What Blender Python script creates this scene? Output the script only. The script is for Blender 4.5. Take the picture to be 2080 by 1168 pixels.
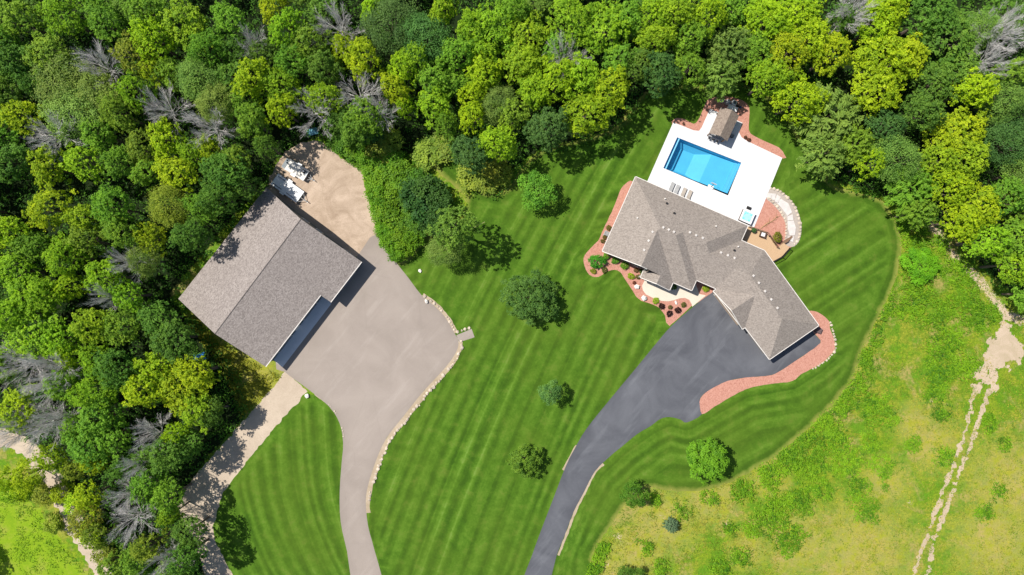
import bpy, bmesh, math, random
import numpy as np
from mathutils import Vector, Matrix
from mathutils.geometry import delaunay_2d_cdt

# ------------------------------------------------------------------ scene, camera, light
scene = bpy.context.scene
for o in list(bpy.data.objects):
    bpy.data.objects.remove(o)
S, H = 0.087, 120.6            # metres per photo pixel on the ground, flying height
cam_d = bpy.data.cameras.new("camera"); cam = bpy.data.objects.new("camera", cam_d)
scene.collection.objects.link(cam)
cam.location = (0, 0, H); cam.rotation_euler = (0, 0, 0)
cam_d.sensor_width = 36; cam_d.lens = 36 * H / (2080 * S)
cam_d.clip_start = 1; cam_d.clip_end = 6000
scene.camera = cam
world = bpy.data.worlds.new("World"); scene.world = world; world.use_nodes = True
wn = world.node_tree; sky = wn.nodes.new('ShaderNodeTexSky'); sky.sky_type = 'NISHITA'
SUN_EL, SUN_AZ = math.radians(57), math.radians(-64)
sky.sun_disc = False; sky.sun_elevation = SUN_EL; sky.sun_rotation = SUN_AZ
wn.links.new(sky.outputs[0], wn.nodes['Background'].inputs[0])
wn.nodes['Background'].inputs[1].default_value = 0.088
sl = bpy.data.lights.new("sun", 'SUN'); sl.energy = 4.9; sl.angle = math.radians(0.5); sl.color = (1, 0.955, 0.88)
sun = bpy.data.objects.new("sun", sl); scene.collection.objects.link(sun); sun.location = (-60, 30, 100)
sdir = Vector((math.sin(SUN_AZ)*math.cos(SUN_EL), math.cos(SUN_AZ)*math.cos(SUN_EL), math.sin(SUN_EL)))
sun.rotation_euler = sdir.to_track_quat('Z', 'Y').to_euler()
scene.view_settings.view_transform = 'Standard'; scene.view_settings.look = 'None'
scene.view_settings.exposure = 0.25; scene.view_settings.gamma = 1
scene.render.engine = 'CYCLES'
scene.cycles.max_bounces = 6; scene.cycles.transparent_max_bounces = 12

C = bpy.context.collection
rng = np.random.default_rng(7)
R = random.Random(11)

def W(px, py, z=0.0):
    k = (H - z) / H
    return Vector(((px-1040)*S*k, (584-py)*S*k, z))

# ------------------------------------------------------------------ node helpers
class NB:
    def __init__(s, name, rough=0.9, spec=0.3):
        s.m = bpy.data.materials.new(name); s.m.use_nodes = True
        s.t = s.m.node_tree; s.b = s.t.nodes['Principled BSDF']
        s.b.inputs['Roughness'].default_value = rough
        s.b.inputs['Specular IOR Level'].default_value = spec
        s.geo = None
    def n(s, t, **kw):
        nd = s.t.nodes.new(t)
        for k, v in kw.items(): setattr(nd, k, v)
        return nd
    def put(s, sock, v):
        if hasattr(v, 'is_output'): s.t.links.new(v, sock)
        elif isinstance(v, tuple) and len(v) == 3 and sock.type == 'RGBA': sock.default_value = (*v, 1)
        else: sock.default_value = v
    def pos(s):
        if s.geo is None: s.geo = s.n('ShaderNodeNewGeometry')
        return s.geo.outputs['Position']
    def objc(s): return s.n('ShaderNodeTexCoord').outputs['Object']
    def scalev(s, v, sc, rot=0.0):
        m0 = s.n('ShaderNodeMapping'); s.put(m0.inputs['Vector'], v); m0.inputs['Rotation'].default_value = (0, 0, rot)
        m = s.n('ShaderNodeMapping'); s.put(m.inputs['Vector'], m0.outputs[0])
        m.inputs['Scale'].default_value = sc; return m.outputs[0]
    def noise(s, scale, detail=3, rough=.6, vec=None, w=None, dist=0.0):
        nd = s.n('ShaderNodeTexNoise')
        if w is not None: nd.noise_dimensions = '1D'; s.put(nd.inputs['W'], w)
        else: s.put(nd.inputs['Vector'], vec if vec is not None else s.pos())
        nd.inputs['Scale'].default_value = scale; nd.inputs['Detail'].default_value = detail
        nd.inputs['Roughness'].default_value = rough; nd.inputs['Distortion'].default_value = dist
        return nd.outputs['Fac']
    def vor(s, scale, vec=None, feat='F1', out='Distance'):
        nd = s.n('ShaderNodeTexVoronoi', feature=feat); s.put(nd.inputs['Vector'], vec if vec is not None else s.pos())
        nd.inputs['Scale'].default_value = scale; return nd.outputs[out]
    def ramp(s, f, stops):
        nd = s.n('ShaderNodeValToRGB'); s.put(nd.inputs[0], f); cr = nd.color_ramp
        while len(cr.elements) < len(stops): cr.elements.new(0.5)
        for e, (p, c) in zip(cr.elements, stops):
            e.position = p; e.color = (c, c, c, 1) if not isinstance(c, tuple) else (*c, 1)
        return nd.outputs[0]
    def mix(s, f, a, b, mode='MIX'):
        nd = s.n('ShaderNodeMix', data_type='RGBA', blend_type=mode)
        s.put(nd.inputs[0], f); s.put(nd.inputs[6], a); s.put(nd.inputs[7], b); return nd.outputs[2]
    def math(s, op, a, b=0.0, clamp=False):
        nd = s.n('ShaderNodeMath', operation=op, use_clamp=clamp); s.put(nd.inputs[0], a); s.put(nd.inputs[1], b); return nd.outputs[0]
    def attr(s, name, out='Fac'):
        nd = s.n('ShaderNodeAttribute', attribute_name=name); return nd.outputs[out]
    def bump(s, h, strength=.4, dist=.05):
        nd = s.n('ShaderNodeBump'); s.put(nd.inputs['Height'], h)
        nd.inputs['Strength'].default_value = strength; nd.inputs['Distance'].default_value = dist
        s.t.links.new(nd.outputs[0], s.b.inputs['Normal'])
    def col(s, c): s.put(s.b.inputs['Base Color'], c); return s.m

def plain(name, c, rough=.6, metal=0.0, var=.12, scale=3.0):
    k = NB(name, rough); k.b.inputs['Metallic'].default_value = metal
    f = k.noise(scale, 4)
    lo = tuple(x*(1-var) for x in c); hi = tuple(min(1, x*(1+var)) for x in c)
    return k.col(k.ramp(f, [(.3, lo), (.7, hi)]))

# ------------------------------------------------------------------ object helpers
def tag(o, label=None, cat=None, group=None, kind=None):
    if label: o['label'] = label
    if cat: o['category'] = cat
    if group: o['group'] = group
    if kind: o['kind'] = kind
    return o
def link(name, me, m=None, parent=None, loc=None, rz=0):
    o = bpy.data.objects.new(name, me); C.objects.link(o)
    if m is not None and not me.materials: me.materials.append(m)
    if parent is not None: o.parent = parent
    if loc is not None: o.location = loc
    o.rotation_euler[2] = rz
    return o
def empty(name, loc=(0, 0, 0), rz=0, label=None, cat=None, group=None):
    o = bpy.data.objects.new(name, None); C.objects.link(o); o.location = loc; o.rotation_euler[2] = rz
    o.empty_display_size = .3
    return tag(o, label, cat, group)
def obj(name, bm, m, parent=None, loc=None, rz=0, smooth=False):
    me = bpy.data.meshes.new(name); bm.to_mesh(me); bm.free()
    if smooth:
        for p in me.polygons: p.use_smooth = True
    return link(name, me, m, parent, loc, rz)
def box(bm, c, s, rz=0, ry=0, bev=0.0):
    M = Matrix.Translation(c) @ Matrix.Rotation(rz, 4, 'Z') @ Matrix.Rotation(ry, 4, 'Y') @ Matrix.Diagonal((*s, 1))
    r = bmesh.ops.create_cube(bm, size=1, matrix=M)
    if bev:
        es = {e for v in r['verts'] for e in v.link_edges}
        bmesh.ops.bevel(bm, geom=list(es), offset=bev, segments=2, affect='EDGES', profile=.6)
def B(*boxes, bev=0.0):
    bm = bmesh.new()
    for b in boxes: box(bm, b[0], b[1], *(b[2:]), bev=bev)
    return bm
def cyl(bm, c, r, h, seg=16, r2=None, axis='Z', rz=0):
    M = Matrix.Translation(c) @ Matrix.Rotation(rz, 4, 'Z')
    if axis == 'Y': M = M @ Matrix.Rotation(math.pi/2, 4, 'X')
    if axis == 'X': M = M @ Matrix.Rotation(math.pi/2, 4, 'Y')
    bmesh.ops.create_cone(bm, cap_ends=True, segments=seg, radius1=r, radius2=r if r2 is None else r2, depth=h, matrix=M)
def tube(bm, pts, rad, seg=6):
    pts = [Vector(p) for p in pts]; rings = []
    for i, p in enumerate(pts):
        d = (pts[min(i+1, len(pts)-1)] - pts[max(i-1, 0)]).normalized()
        a = d.orthogonal().normalized(); b = d.cross(a)
        r = rad[i] if isinstance(rad, (list, tuple)) else rad
        rings.append([bm.verts.new(p + (a*math.cos(t)+b*math.sin(t))*r) for t in [2*math.pi*k/seg for k in range(seg)]])
    for r0, r1 in zip(rings, rings[1:]):
        for k in range(seg): bm.faces.new((r0[k], r0[(k+1) % seg], r1[(k+1) % seg], r1[k]))
    bm.faces.new(rings[-1]); bm.faces.new(rings[0][::-1])
def npmesh(name, V, F, attrs=None):
    """V (n,3) array, F (m,k) array of equal sized faces"""
    me = bpy.data.meshes.new(name); n, (m, k) = len(V), F.shape
    me.vertices.add(n); me.vertices.foreach_set('co', np.asarray(V, dtype=np.float32).ravel())
    me.loops.add(m*k); me.loops.foreach_set('vertex_index', F.astype(np.int32).ravel())
    me.polygons.add(m); me.polygons.foreach_set('loop_start', np.arange(0, m*k, k, dtype=np.int32))
    me.polygons.foreach_set('loop_total', np.full(m, k, dtype=np.int32))
    me.update(calc_edges=True); me.shade_flat()
    for an, (dom, arr) in (attrs or {}).items():
        a = me.attributes.new(an, 'FLOAT', dom); a.data.foreach_set('value', np.asarray(arr, dtype=np.float32))
    return me

def hash2(ix, iy, seed):
    h = (ix.astype(np.int64)*374761393 + iy.astype(np.int64)*668265263 + seed*974634777) & 0xffffffff
    h = ((h ^ (h >> 13))*1274126177) & 0xffffffff
    return ((h ^ (h >> 16)) & 0xffff) / 65535.0
def vnoise(x, y, sc, seed=0, octs=3):
    x = np.asarray(x, float)/sc; y = np.asarray(y, float)/sc; t = 0; a = 1; tot = 0
    for o in range(octs):
        ix = np.floor(x); iy = np.floor(y); fx = x-ix; fy = y-iy
        fx = fx*fx*(3-2*fx); fy = fy*fy*(3-2*fy)
        v = (hash2(ix, iy, seed+o)*(1-fx)+hash2(ix+1, iy, seed+o)*fx)*(1-fy) + (hash2(ix, iy+1, seed+o)*(1-fx)+hash2(ix+1, iy+1, seed+o)*fx)*fy
        t = t + a*v; tot += a; a *= .5; x = x*2.03; y = y*2.03
    return t/tot
def inside(P, poly):
    x, y = P[:, 0], P[:, 1]; r = np.zeros(len(P), bool); n = len(poly)
    for i in range(n):
        x0, y0 = poly[i]; x1, y1 = poly[(i+1) % n]
        if y0 == y1: continue
        c = ((y0 > y) != (y1 > y)) & (x < (x1-x0)*(y-y0)/(y1-y0)+x0); r ^= c
    return r
def dist_poly(P, poly, closed=True):
    d = np.full(len(P), 1e9); n = len(poly)
    for i in range(n if closed else n-1):
        a = np.array(poly[i]); b = np.array(poly[(i+1) % n]); ab = b-a
        t = np.clip(((P-a)@ab)/max(ab@ab, 1e-9), 0, 1)
        d = np.minimum(d, np.linalg.norm(P-(a+t[:, None]*ab), axis=1))
    return d
def px2(poly): return [tuple(W(x, y)[:2]) for x, y in poly]
def smooth_poly(p, n=4, closed=True):
    out = []; m = len(p)
    for i in range(m if closed else m-1):
        g = lambda k: np.array(p[k % m] if closed else p[min(max(k, 0), m-1)])
        p0, p1, p2, p3 = g(i-1), g(i), g(i+1), g(i+2)
        for k in range(n):
            t = k/n
            out.append(tuple(.5*((2*p1)+(-p0+p2)*t+(2*p0-5*p1+4*p2-p3)*t*t+(-p0+3*p1-3*p2+p3)*t**3)))
    if not closed: out.append(tuple(p[-1]))
    return out
def densify(p, step, jit, seed=1):
    out = []; n = len(p)
    for i in range(n):
        a, b = np.array(p[i]), np.array(p[(i+1) % n]); L = np.linalg.norm(b-a); k = max(1, int(L/step))
        nr = np.array((-(b-a)[1], (b-a)[0]))/max(L, 1e-6)
        for j in range(k):
            q = a+(b-a)*j/k
            w = (vnoise(q[0:1], q[1:2], .7, seed, 2)[0]-.5)*2*jit
            out.append(tuple(q+nr*w))
    return out
def sheet(name, poly, z, m, holes=(), spacing=None, inner=None, attrs=None, kind='structure', thick=0.0, drop=None):
    """a flat sheet; poly in world 2D"""
    vs = [Vector(p) for p in poly]; es = [(i, (i+1) % len(vs)) for i in range(len(vs))]
    for h in holes:
        k = len(vs); vs += [Vector(p) for p in h]; es += [(k+i, k+(i+1) % len(h)) for i in range(len(h))]
    if spacing:
        P = np.array(poly); (x0, y0), (x1, y1) = P.min(0), P.max(0)
        if inner: x0, y0, x1, y1 = inner
        gx, gy = np.meshgrid(np.arange(x0, x1, spacing), np.arange(y0, y1, spacing))
        G = np.c_[gx.ravel(), gy.ravel()]; G = G + rng.uniform(-.15, .15, G.shape)*spacing
        ok = inside(G, poly) & (dist_poly(G, poly) > spacing*.35)
        for h in holes: ok &= ~inside(G, h) & (dist_poly(G, h) > spacing*.35)
        vs += [Vector(g) for g in G[ok]]
    r = delaunay_2d_cdt(vs, es, [], 0, 1e-4)
    V = np.array([tuple(v) for v in r[0]]); F = np.array([list(f) for f in r[2]])
    cen = V[F].mean(1); ok = inside(cen, poly)
    for h in holes: ok &= ~inside(cen, h)
    if drop: sc_, th_, wd_ = drop; ok &= (vnoise(cen[:, 0], cen[:, 1], sc_, 77, 3)+.35*np.clip(1-dist_poly(cen, poly)/wd_, 0, 1)) < th_
    F = F[ok]
    a, b, c = V[F[:, 0]], V[F[:, 1]], V[F[:, 2]]
    cr = (b-a)[:, 0]*(c-a)[:, 1]-(b-a)[:, 1]*(c-a)[:, 0]
    F[cr < 0] = F[cr < 0][:, ::-1]
    V3 = np.c_[V, np.full(len(V), z)]
    at = {k: ('POINT', f(V)) for k, f in (attrs or {}).items()}
    me = npmesh(name, V3, F, at)
    if thick:
        bm = bmesh.new(); bm.from_mesh(me)
        be = [e for e in bm.edges if e.is_boundary]
        r = bmesh.ops.extrude_edge_only(bm, edges=be)
        for v in [g for g in r['geom'] if isinstance(g, bmesh.types.BMVert)]: v.co.z -= thick
        bm.to_mesh(me); bm.free()
    o = link(name, me, m)
    if kind: o['kind'] = kind
    return o

# ================================================================== MATERIALS: ground
def m_ground():
    k = NB('ground_mix', 1, .1)
    n1 = k.noise(.09, 4, .65); n2 = k.noise(.6, 5, .75); n3 = k.noise(4.5, 3, .7)
    mead = k.ramp(n1, [(.3, (.13, .27, .010)), (.45, (.25, .345, .016)), (.6, (.34, .345, .035)), (.75, (.17, .33, .014))])
    mead = k.mix(k.ramp(n2, [(.48, 0.0), (.74, .5)]), mead, (.30, .25, .04))
    mead = k.mix(k.math('MULTIPLY', k.ramp(k.noise(.35, 5, .7), [(.45, 0.0), (.56, 1.0)]), .9), mead, (.10, .27, .012))
    mead = k.mix(k.ramp(k.math('ADD', k.math('MULTIPLY', n3, .6), k.math('MULTIPLY', k.noise(1.7, 5, .8), .4)), [(.42, 0.0), (.60, .75)]), mead, (.06, .115, .008))
    mead = k.mix(k.ramp(k.noise(.16, 6, .75, dist=.6), [(.52, 0.0), (.62, .8)]), mead, (.36, .27, .10))
    mead = k.mix(k.ramp(k.noise(2.1, 4, .8), [(.40, .75), (.56, 0.0)]), mead, (.085, .165, .010))
    mead = k.mix(k.ramp(k.noise(7, 2, .8), [(.58, 0.0), (.70, .5)]), mead, (.39, .37, .07))
    dryc = k.mix(k.ramp(n2, [(.4, 0.0), (.6, 1.0)]), (.43, .32, .12), (.31, .31, .03))
    dryc = k.mix(k.ramp(n3, [(.45, 0.0), (.7, .4)]), dryc, (.12, .17, .02))
    mead = k.mix(k.math('SUBTRACT', k.math('ADD', k.math('MULTIPLY', k.attr('dry'), .9), k.math('MULTIPLY', k.math('SUBTRACT', n2, .5), 1.6)), .15, True), mead, dryc)
    sandc = k.mix(n2, (.58, .44, .32), (.48, .37, .27))
    sm = k.ramp(k.math('ADD', k.attr('sand'), k.math('MULTIPLY', k.math('SUBTRACT', n3, .5), 1.3), True), [(.46, 0.0), (.54, 1.0)])
    mead = k.mix(sm, mead, sandc)
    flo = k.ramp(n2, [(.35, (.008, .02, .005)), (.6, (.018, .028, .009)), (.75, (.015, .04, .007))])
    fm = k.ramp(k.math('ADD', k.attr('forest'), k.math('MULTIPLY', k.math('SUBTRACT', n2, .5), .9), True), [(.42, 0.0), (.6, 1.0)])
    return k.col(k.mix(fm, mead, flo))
def m_lawn():
    k = NB('mown_grass', .95, .15)
    s1 = k.attr('s1'); s2 = k.attr('s2'); w = k.attr('w')
    def stripes(s):
        wv = k.math('SINE', k.math('ADD', k.math('MULTIPLY', s, 2.45), k.math('MULTIPLY', k.noise(.11, 1, .5, w=s), 14.0)))
        broad = k.math('ADD', k.math('MULTIPLY', wv, k.ramp(k.noise(.12, 2, .5), [(.3, .16), (.7, .62)])), .5)
        mid = k.noise(.62, 2, .6, w=k.math('ADD', s, 37.0))
        thin = k.ramp(k.noise(1.2, 1, .5, w=k.math('ADD', s, 91.0)), [(.55, 0.0), (.80, 1.0)])
        return k.math('ADD', k.math('ADD', k.math('MULTIPLY', broad, .42), k.math('MULTIPLY', mid, .42)), k.math('MULTIPLY', thin, .16))
    a = stripes(s1); b = stripes(s2)
    st = k.mix(w, a, b)
    big = k.noise(.07, 3, .6); pat = k.noise(.45, 4, .7); fine = k.noise(3.0, 4, .8)
    f = k.math('ADD', st, k.math('MULTIPLY', k.math('SUBTRACT', pat, .5), 1.15))
    f = k.math('ADD', f, k.math('MULTIPLY', k.math('SUBTRACT', fine, .5), .6))
    c = k.ramp(f, [(.10, (.032, .082, .005)), (.42, (.056, .132, .008)), (.70, (.094, .190, .016)), (1.0, (.16, .27, .045))])
    c = k.mix(k.ramp(big, [(.35, 0.0), (.65, .38)]), c, (.085, .135, .012))
    c = k.mix(k.math('MULTIPLY', k.ramp(pat, [(.54, 0.0), (.74, 1.0)]), .5), c, (.105, .125, .02))
    e = k.math('ADD', k.attr('edge'), k.math('MULTIPLY', k.math('SUBTRACT', pat, .5), .8), True)
    c = k.mix(k.ramp(e, [(.42, 0.0), (1.0, .7)]), c, (.27, .25, .06))
    return k.col(c)
def m_asphalt(name, lo, hi, scuff):
    k = NB(name, .85, .3)
    n = k.noise(.12, 4, .6, dist=1.0); f = k.noise(9, 3, .8); st = k.noise(.5, 4, .65, vec=k.scalev(k.pos(), (.16, 1, 1), -.87))
    c = k.mix(k.ramp(n, [(.3, 0.0), (.7, 1.0)]), lo, hi)
    c = k.mix(k.ramp(st, [(.54, 0.0), (.80, .38)]), c, scuff)
    c = k.mix(k.ramp(k.noise(1.3, 5, .8), [(.64, 0.0), (.76, .35)]), c, scuff)
    c = k.mix(k.ramp(f, [(.3, .22), (.6, 0.0)]), c, tuple(x*.45 for x in lo))
    wob = k.n('ShaderNodeVectorMath', operation='ADD'); k.put(wob.inputs[0], k.pos()); nn_ = k.n('ShaderNodeTexNoise'); nn_.inputs['Scale'].default_value = .5; nn_.inputs['Detail'].default_value = 4
    sc_ = k.n('ShaderNodeVectorMath', operation='SCALE'); k.put(sc_.inputs[0], nn_.outputs['Color']); sc_.inputs['Scale'].default_value = 3.0; k.t.links.new(sc_.outputs[0], wob.inputs[1])
    ck = k.vor(.11, wob.outputs[0], feat='DISTANCE_TO_EDGE'); c = k.mix(k.ramp(ck, [(.0, .10), (.006, 0.0)]), c, tuple(x*.6 for x in lo))
    c = k.mix(k.math('MULTIPLY', k.attr('edge'), .35), c, tuple(x*.8 for x in lo))
    return k.col(c)
def m_soil(name, a, b, dark):
    k = NB(name, 1, .1); n = k.noise(.25, 5, .65, dist=1.2); f = k.noise(5, 4, .8)
    c = k.mix(k.ramp(n, [(.33, 0.0), (.66, 1.0)]), a, b)
    c = k.mix(k.ramp(k.noise(.9, 5, .75, dist=2.0), [(.55, 0.0), (.75, .45)]), c, dark)
    return k.col(k.mix(k.ramp(f, [(.3, .35), (.55, 0.0)]), c, dark))
def m_mulch():
    k = NB('red_gravel', 1, .1); v = k.vor(7, out='Color'); n = k.noise(.7, 4)
    c = k.ramp(v, [(.1, (.34, .15, .11)), (.45, (.45, .215, .16)), (.9, (.54, .29, .225))])
    c = k.mix(k.ramp(n, [(.3, 0.0), (.7, .6)]), c, (.48, .235, .175))
    return k.col(c)
def m_concrete(name, c, dirty, joints=None):
    k = NB(name, .85, .3); n = k.noise(.5, 5, .7); f = k.noise(12, 2)
    x = k.mix(k.ramp(n, [(.45, 0.0), (.8, .5)]), c, dirty)
    x = k.mix(k.ramp(f, [(.3, .12), (.5, 0.0)]), x, dirty)
    if joints:
        sx = k.n('ShaderNodeSeparateXYZ'); k.put(sx.inputs[0], k.scalev(k.pos(), (1, 1, 1), joints))
        for i_ in (0, 1): x = k.mix(k.math('MULTIPLY', k.math('LESS_THAN', k.math('FRACT', k.math('MULTIPLY', sx.outputs[i_], .3)), .012), .25), x, tuple(v*.7 for v in dirty))
    return k.col(x)
def m_shingle(name='roof_shingles', c0=(.185, .160, .142), c1=(.285, .245, .213), c2=(.36, .315, .278), rot=0.0):
    k = NB(name, .95, .15)
    v = k.scalev(k.pos(), (4.5, 8.5, 4.5), rot)
    a = k.vor(1.0, v, out='Color'); n = k.noise(9, 3, .8); g = k.noise(.22, 4, .6)
    t = k.math('ADD', k.math('MULTIPLY', a, .55), k.math('MULTIPLY', n, .5))
    c = k.ramp(t, [(.25, c0), (.52, c1), (.78, c2)])
    c = k.mix(k.ramp(g, [(.35, 0.0), (.65, .30)]), c, tuple(x*.85 for x in c1))
    k.bump(t, .5, .03); return k.col(c)
def m_leaf(name='foliage', rough=.6, trans=.32):
    k = NB(name, rough, .25)
    oi = k.n('ShaderNodeObjectInfo')
    t = k.attr('tint')
    rnd = k.math('MULTIPLY', oi.outputs['Random'], .3)
    base = oi.outputs['Color']
    dk = k.mix(1.0, base, (.60, .74, .62), 'MULTIPLY')
    lt = k.mix(1.0, base, (1.36, 1.30, 1.0), 'MULTIPLY')
    c = k.mix(k.math('ADD', t, k.math('SUBTRACT', rnd, .15), True), dk, lt)
    k.col(c)
    tr = k.n('ShaderNodeBsdfTranslucent'); k.put(tr.inputs[0], k.mix(1.0, c, (1.05, 1.1, .35), 'MULTIPLY'))
    mx = k.n('ShaderNodeMixShader'); mx.inputs[0].default_value = trans
    k.t.links.new(k.b.outputs[0], mx.inputs[1]); k.t.links.new(tr.outputs[0], mx.inputs[2])
    k.t.links.new(mx.outputs[0], k.t.nodes['Material Output'].inputs[0])
    return k.m

M = {}
M['ground'] = m_ground(); M['lawn'] = m_lawn(); M['leaf'] = m_leaf()
M['tan'] = m_asphalt('tan_asphalt', (.285, .240, .206), (.352, .298, .258), (.50, .44, .39))
M['black'] = m_asphalt('dark_asphalt', (.074, .077, .090), (.138, .142, .158), (.27, .28, .30))
M['dirt'] = m_soil('sandy_dirt', (.36, .27, .195), (.54, .42, .32), (.20, .14, .095))
M['sand'] = m_soil('pale_gravel', (.44, .355, .27), (.54, .445, .345), (.28, .225, .15))
M['trail'] = m_soil('trail_sand', (.42, .33, .23), (.54, .42, .32), (.22, .23, .05))
M['edge'] = m_soil('edging_soil', (.36, .28, .19), (.47, .38, .28), (.20, .18, .07))
M['mulch'] = m_mulch()
M['patio'] = m_concrete('white_patio', (.665, .665, .675), (.60, .60, .60), .41)
M['walk'] = m_concrete('beige_concrete', (.62, .56, .46), (.48, .42, .33))
M['apron'] = m_concrete('grey_concrete', (.74, .74, .74), (.55, .55, .56))
M['roof'] = m_shingle(rot=.41)
M['barnroof'] = m_shingle('barn_shingles', (.165, .142, .13), (.275, .238, .218), (.375, .332, .305), rot=-.9)
M['fascia'] = plain('white_trim', (.70, .66, .61), .5, var=.05)
M['gutter'] = plain('grey_gutter', (.42, .42, .42), .4, var=.05)
M['ventm'] = plain('vent_plastic', (.56, .52, .48), .6)
M['siding'] = plain('beige_siding', (.30, .25, .20), .8)
M['soffit'] = plain('brown_soffit', (.20, .155, .12), .8)
M['barnwall'] = plain('slate_siding', (.09, .12, .135), .6)
M['glass'] = plain('window_glass', (.03, .05, .07), .08)
M['door'] = plain('white_door', (.62, .58, .52), .5)
M['white'] = plain('white_metal', (.78, .78, .78), .4, var=.06)
M['cream'] = plain('worn_cream_board', (.74, .70, .64), .7, var=.15, scale=1.2)
M['greym'] = plain('grey_metal', (.16, .18, .20), .45, .5)
M['black_m'] = plain('black_rubber', (.02, .02, .022), .7)
M['trunk'] = plain('bark', (.14, .11, .085), .95, var=.35, scale=5)
M['deadw'] = plain('bleached_wood', (.60, .57, .55), .95, var=.3, scale=2)
M['stone'] = plain('fieldstone', (.50, .42, .33), .9, var=.4, scale=1.1)
M['stonew'] = plain('pale_boulder', (.72, .68, .62), .9, var=.15, scale=3)
M['flag'] = plain('flagstone', (.58, .54, .51), .9, var=.12, scale=1.5)
M['brown'] = plain('brown_wicker', (.10, .06, .045), .8)
M['tanfab'] = plain('tan_fabric', (.40, .35, .30), .9)
M['greyfab'] = plain('grey_fabric', (.36, .36, .36), .9)
M['blue'] = plain('blue_tarp', (.04, .20, .55), .5)
M['shell'] = plain('pool_liner', (.13, .49, .68), .5, var=.05, scale=.5)
M['shelll'] = plain('pool_liner_light', (.16, .50, .72), .5, var=.05, scale=.5)
M['aqua'] = plain('tub_liner', (.35, .85, .85), .4, var=.08, scale=2)

def m_water():
    k = NB('clear_water'); nt = k.t
    tr = k.n('ShaderNodeBsdfTransparent'); tr.inputs[0].default_value = (.70, .88, .95, 1)
    gl = k.n('ShaderNodeBsdfGlossy'); gl.inputs['Roughness'].default_value = .06
    fr = k.n('ShaderNodeFresnel'); fr.inputs[0].default_value = 1.33
    bp = k.n('ShaderNodeBump'); k.put(bp.inputs['Height'], k.noise(2.5, 3)); bp.inputs['Strength'].default_value = .15
    nt.links.new(bp.outputs[0], gl.inputs['Normal'])
    mx = k.n('ShaderNodeMixShader')
    nt.links.new(fr.outputs[0], mx.inputs[0]); nt.links.new(tr.outputs[0], mx.inputs[1]); nt.links.new(gl.outputs[0], mx.inputs[2])
    nt.links.new(mx.outputs[0], nt.nodes['Material Output'].inputs[0]); return k.m
M['water'] = m_water()
def m_deck():
    k = NB('deck_boards', .7, .3)
    v = k.scalev(k.pos(), (1, 1, 1), .41); sx = k.n('ShaderNodeSeparateXYZ'); k.put(sx.inputs[0], v)
    w = k.math('FRACT', k.math('MULTIPLY', sx.outputs[0], 6.5)); gap = k.math('LESS_THAN', w, .07)
    n = k.noise(1.2, 4, vec=k.scalev(v, (6, .7, 1)))
    c = k.mix(n, (.46, .30, .17), (.56, .39, .24)); return k.col(k.mix(k.math('MULTIPLY', gap, .6), c, (.15, .09, .05)))
M['deck'] = m_deck()
M['deckrail'] = plain('rail_wood', (.20, .12, .075), .7)

# ================================================================== GROUND SHEETS
LAWN_A = [(725,1200),(700,1000),(700,800),(700,600),(762,474),(800,529),(815,532),(835,518),(852,492),(868,478),(905,468),(935,445),(950,415),(940,392),(915,372),(893,352),(880,335),(905,322),(935,326),(955,350),(975,385),(1005,397),(1030,385),(1060,340),(1100,306),(1160,288),(1215,275),(1265,250),(1290,215),(1312,188),(1350,178),(1430,172),(1490,166),(1560,196),(1602,238),(1640,306),(1680,368),(1730,388),(1788,404),(1815,440),(1830,480),(1832,512),(1818,568),(1800,612),(1775,662),(1748,720),(1736,762),(1715,792),(1690,822),(1640,872),(1580,922),(1520,960),(1470,985),(1420,996),(1370,998),(1312,990),(1282,1010),(1252,1050),(1222,1095),(1202,1130),(1182,1200)]
LAWN_B = [(640,800),(720,860),(730,1000),(760,1200),(480,1200),(462,1150),(440,1110),(432,1070),(444,1028),(452,1003),(482,962),(522,912),(562,864),(598,822)]
FIELD = [(-60,980),(20,975),(60,1000),(95,1060),(130,1110),(175,1165),(195,1210),(-60,1210)]
TAN = [(762,477),(800,527),(830,565),(855,598),(880,619),(905,645),(924,678),(931,692),(928,712),(906,745),(860,795),(820,845),(785,890),(764,935),(748,985),(743,1020),(748,1070),(760,1115),(778,1200),(722,1200),(705,1120),(692,1060),(690,1000),(694,940),(697,900),(690,860),(668,825),(625,790),(600,772),(578,755),(560,735),(600,600),(690,560),(731,513)]
BLACK = [(1058,1200),(1080,1130),(1100,1075),(1125,1010),(1150,945),(1168,910),(1192,870),(1240,810),(1290,750),(1335,695),(1362,664),(1402,628),(1450,592),(1520,560),(1640,645),(1656,680),(1666,697),(1623,728),(1582,755),(1560,763),(1514,767),(1478,774),(1443,791),(1426,804),(1421,817),(1426,841),(1395,858),(1382,852),(1360,847),(1341,851),(1322,865),(1295,881),(1262,908),(1240,926),(1208,958),(1186,1000),(1165,1040),(1146,1090),(1130,1130),(1108,1200)]
MULCH_SE = [(1630,640),(1647,631),(1664,636),(1677,645),(1685,655),(1686,668),(1693,684),(1696,699),(1694,712),(1683,725),(1671,736),(1656,745),(1640,754),(1626,761),(1610,774),(1580,778),(1550,782),(1514,791),(1481,808),(1448,828),(1426,841),(1421,817),(1426,804),(1443,791),(1478,774),(1514,767),(1560,763),(1582,755),(1623,728),(1666,697),(1656,680)]
MULCH_W = [(1284,368),(1278,368),(1271,373),(1261,384),(1254,402),(1245,425),(1231,454),(1217,485),(1214,490),(1199,505),(1188,518),(1185,529),(1188,542),(1197,558),(1211,563),(1222,559),(1234,551),(1248,548),(1259,552),(1266,561),(1275,576),(1285,590),(1292,602),(1303,611),(1319,616),(1334,622),(1343,630),(1351,641),(1360,662),(1404,622),(1450,592),(1440,560),(1300,520),(1250,480),(1300,375)]
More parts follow.
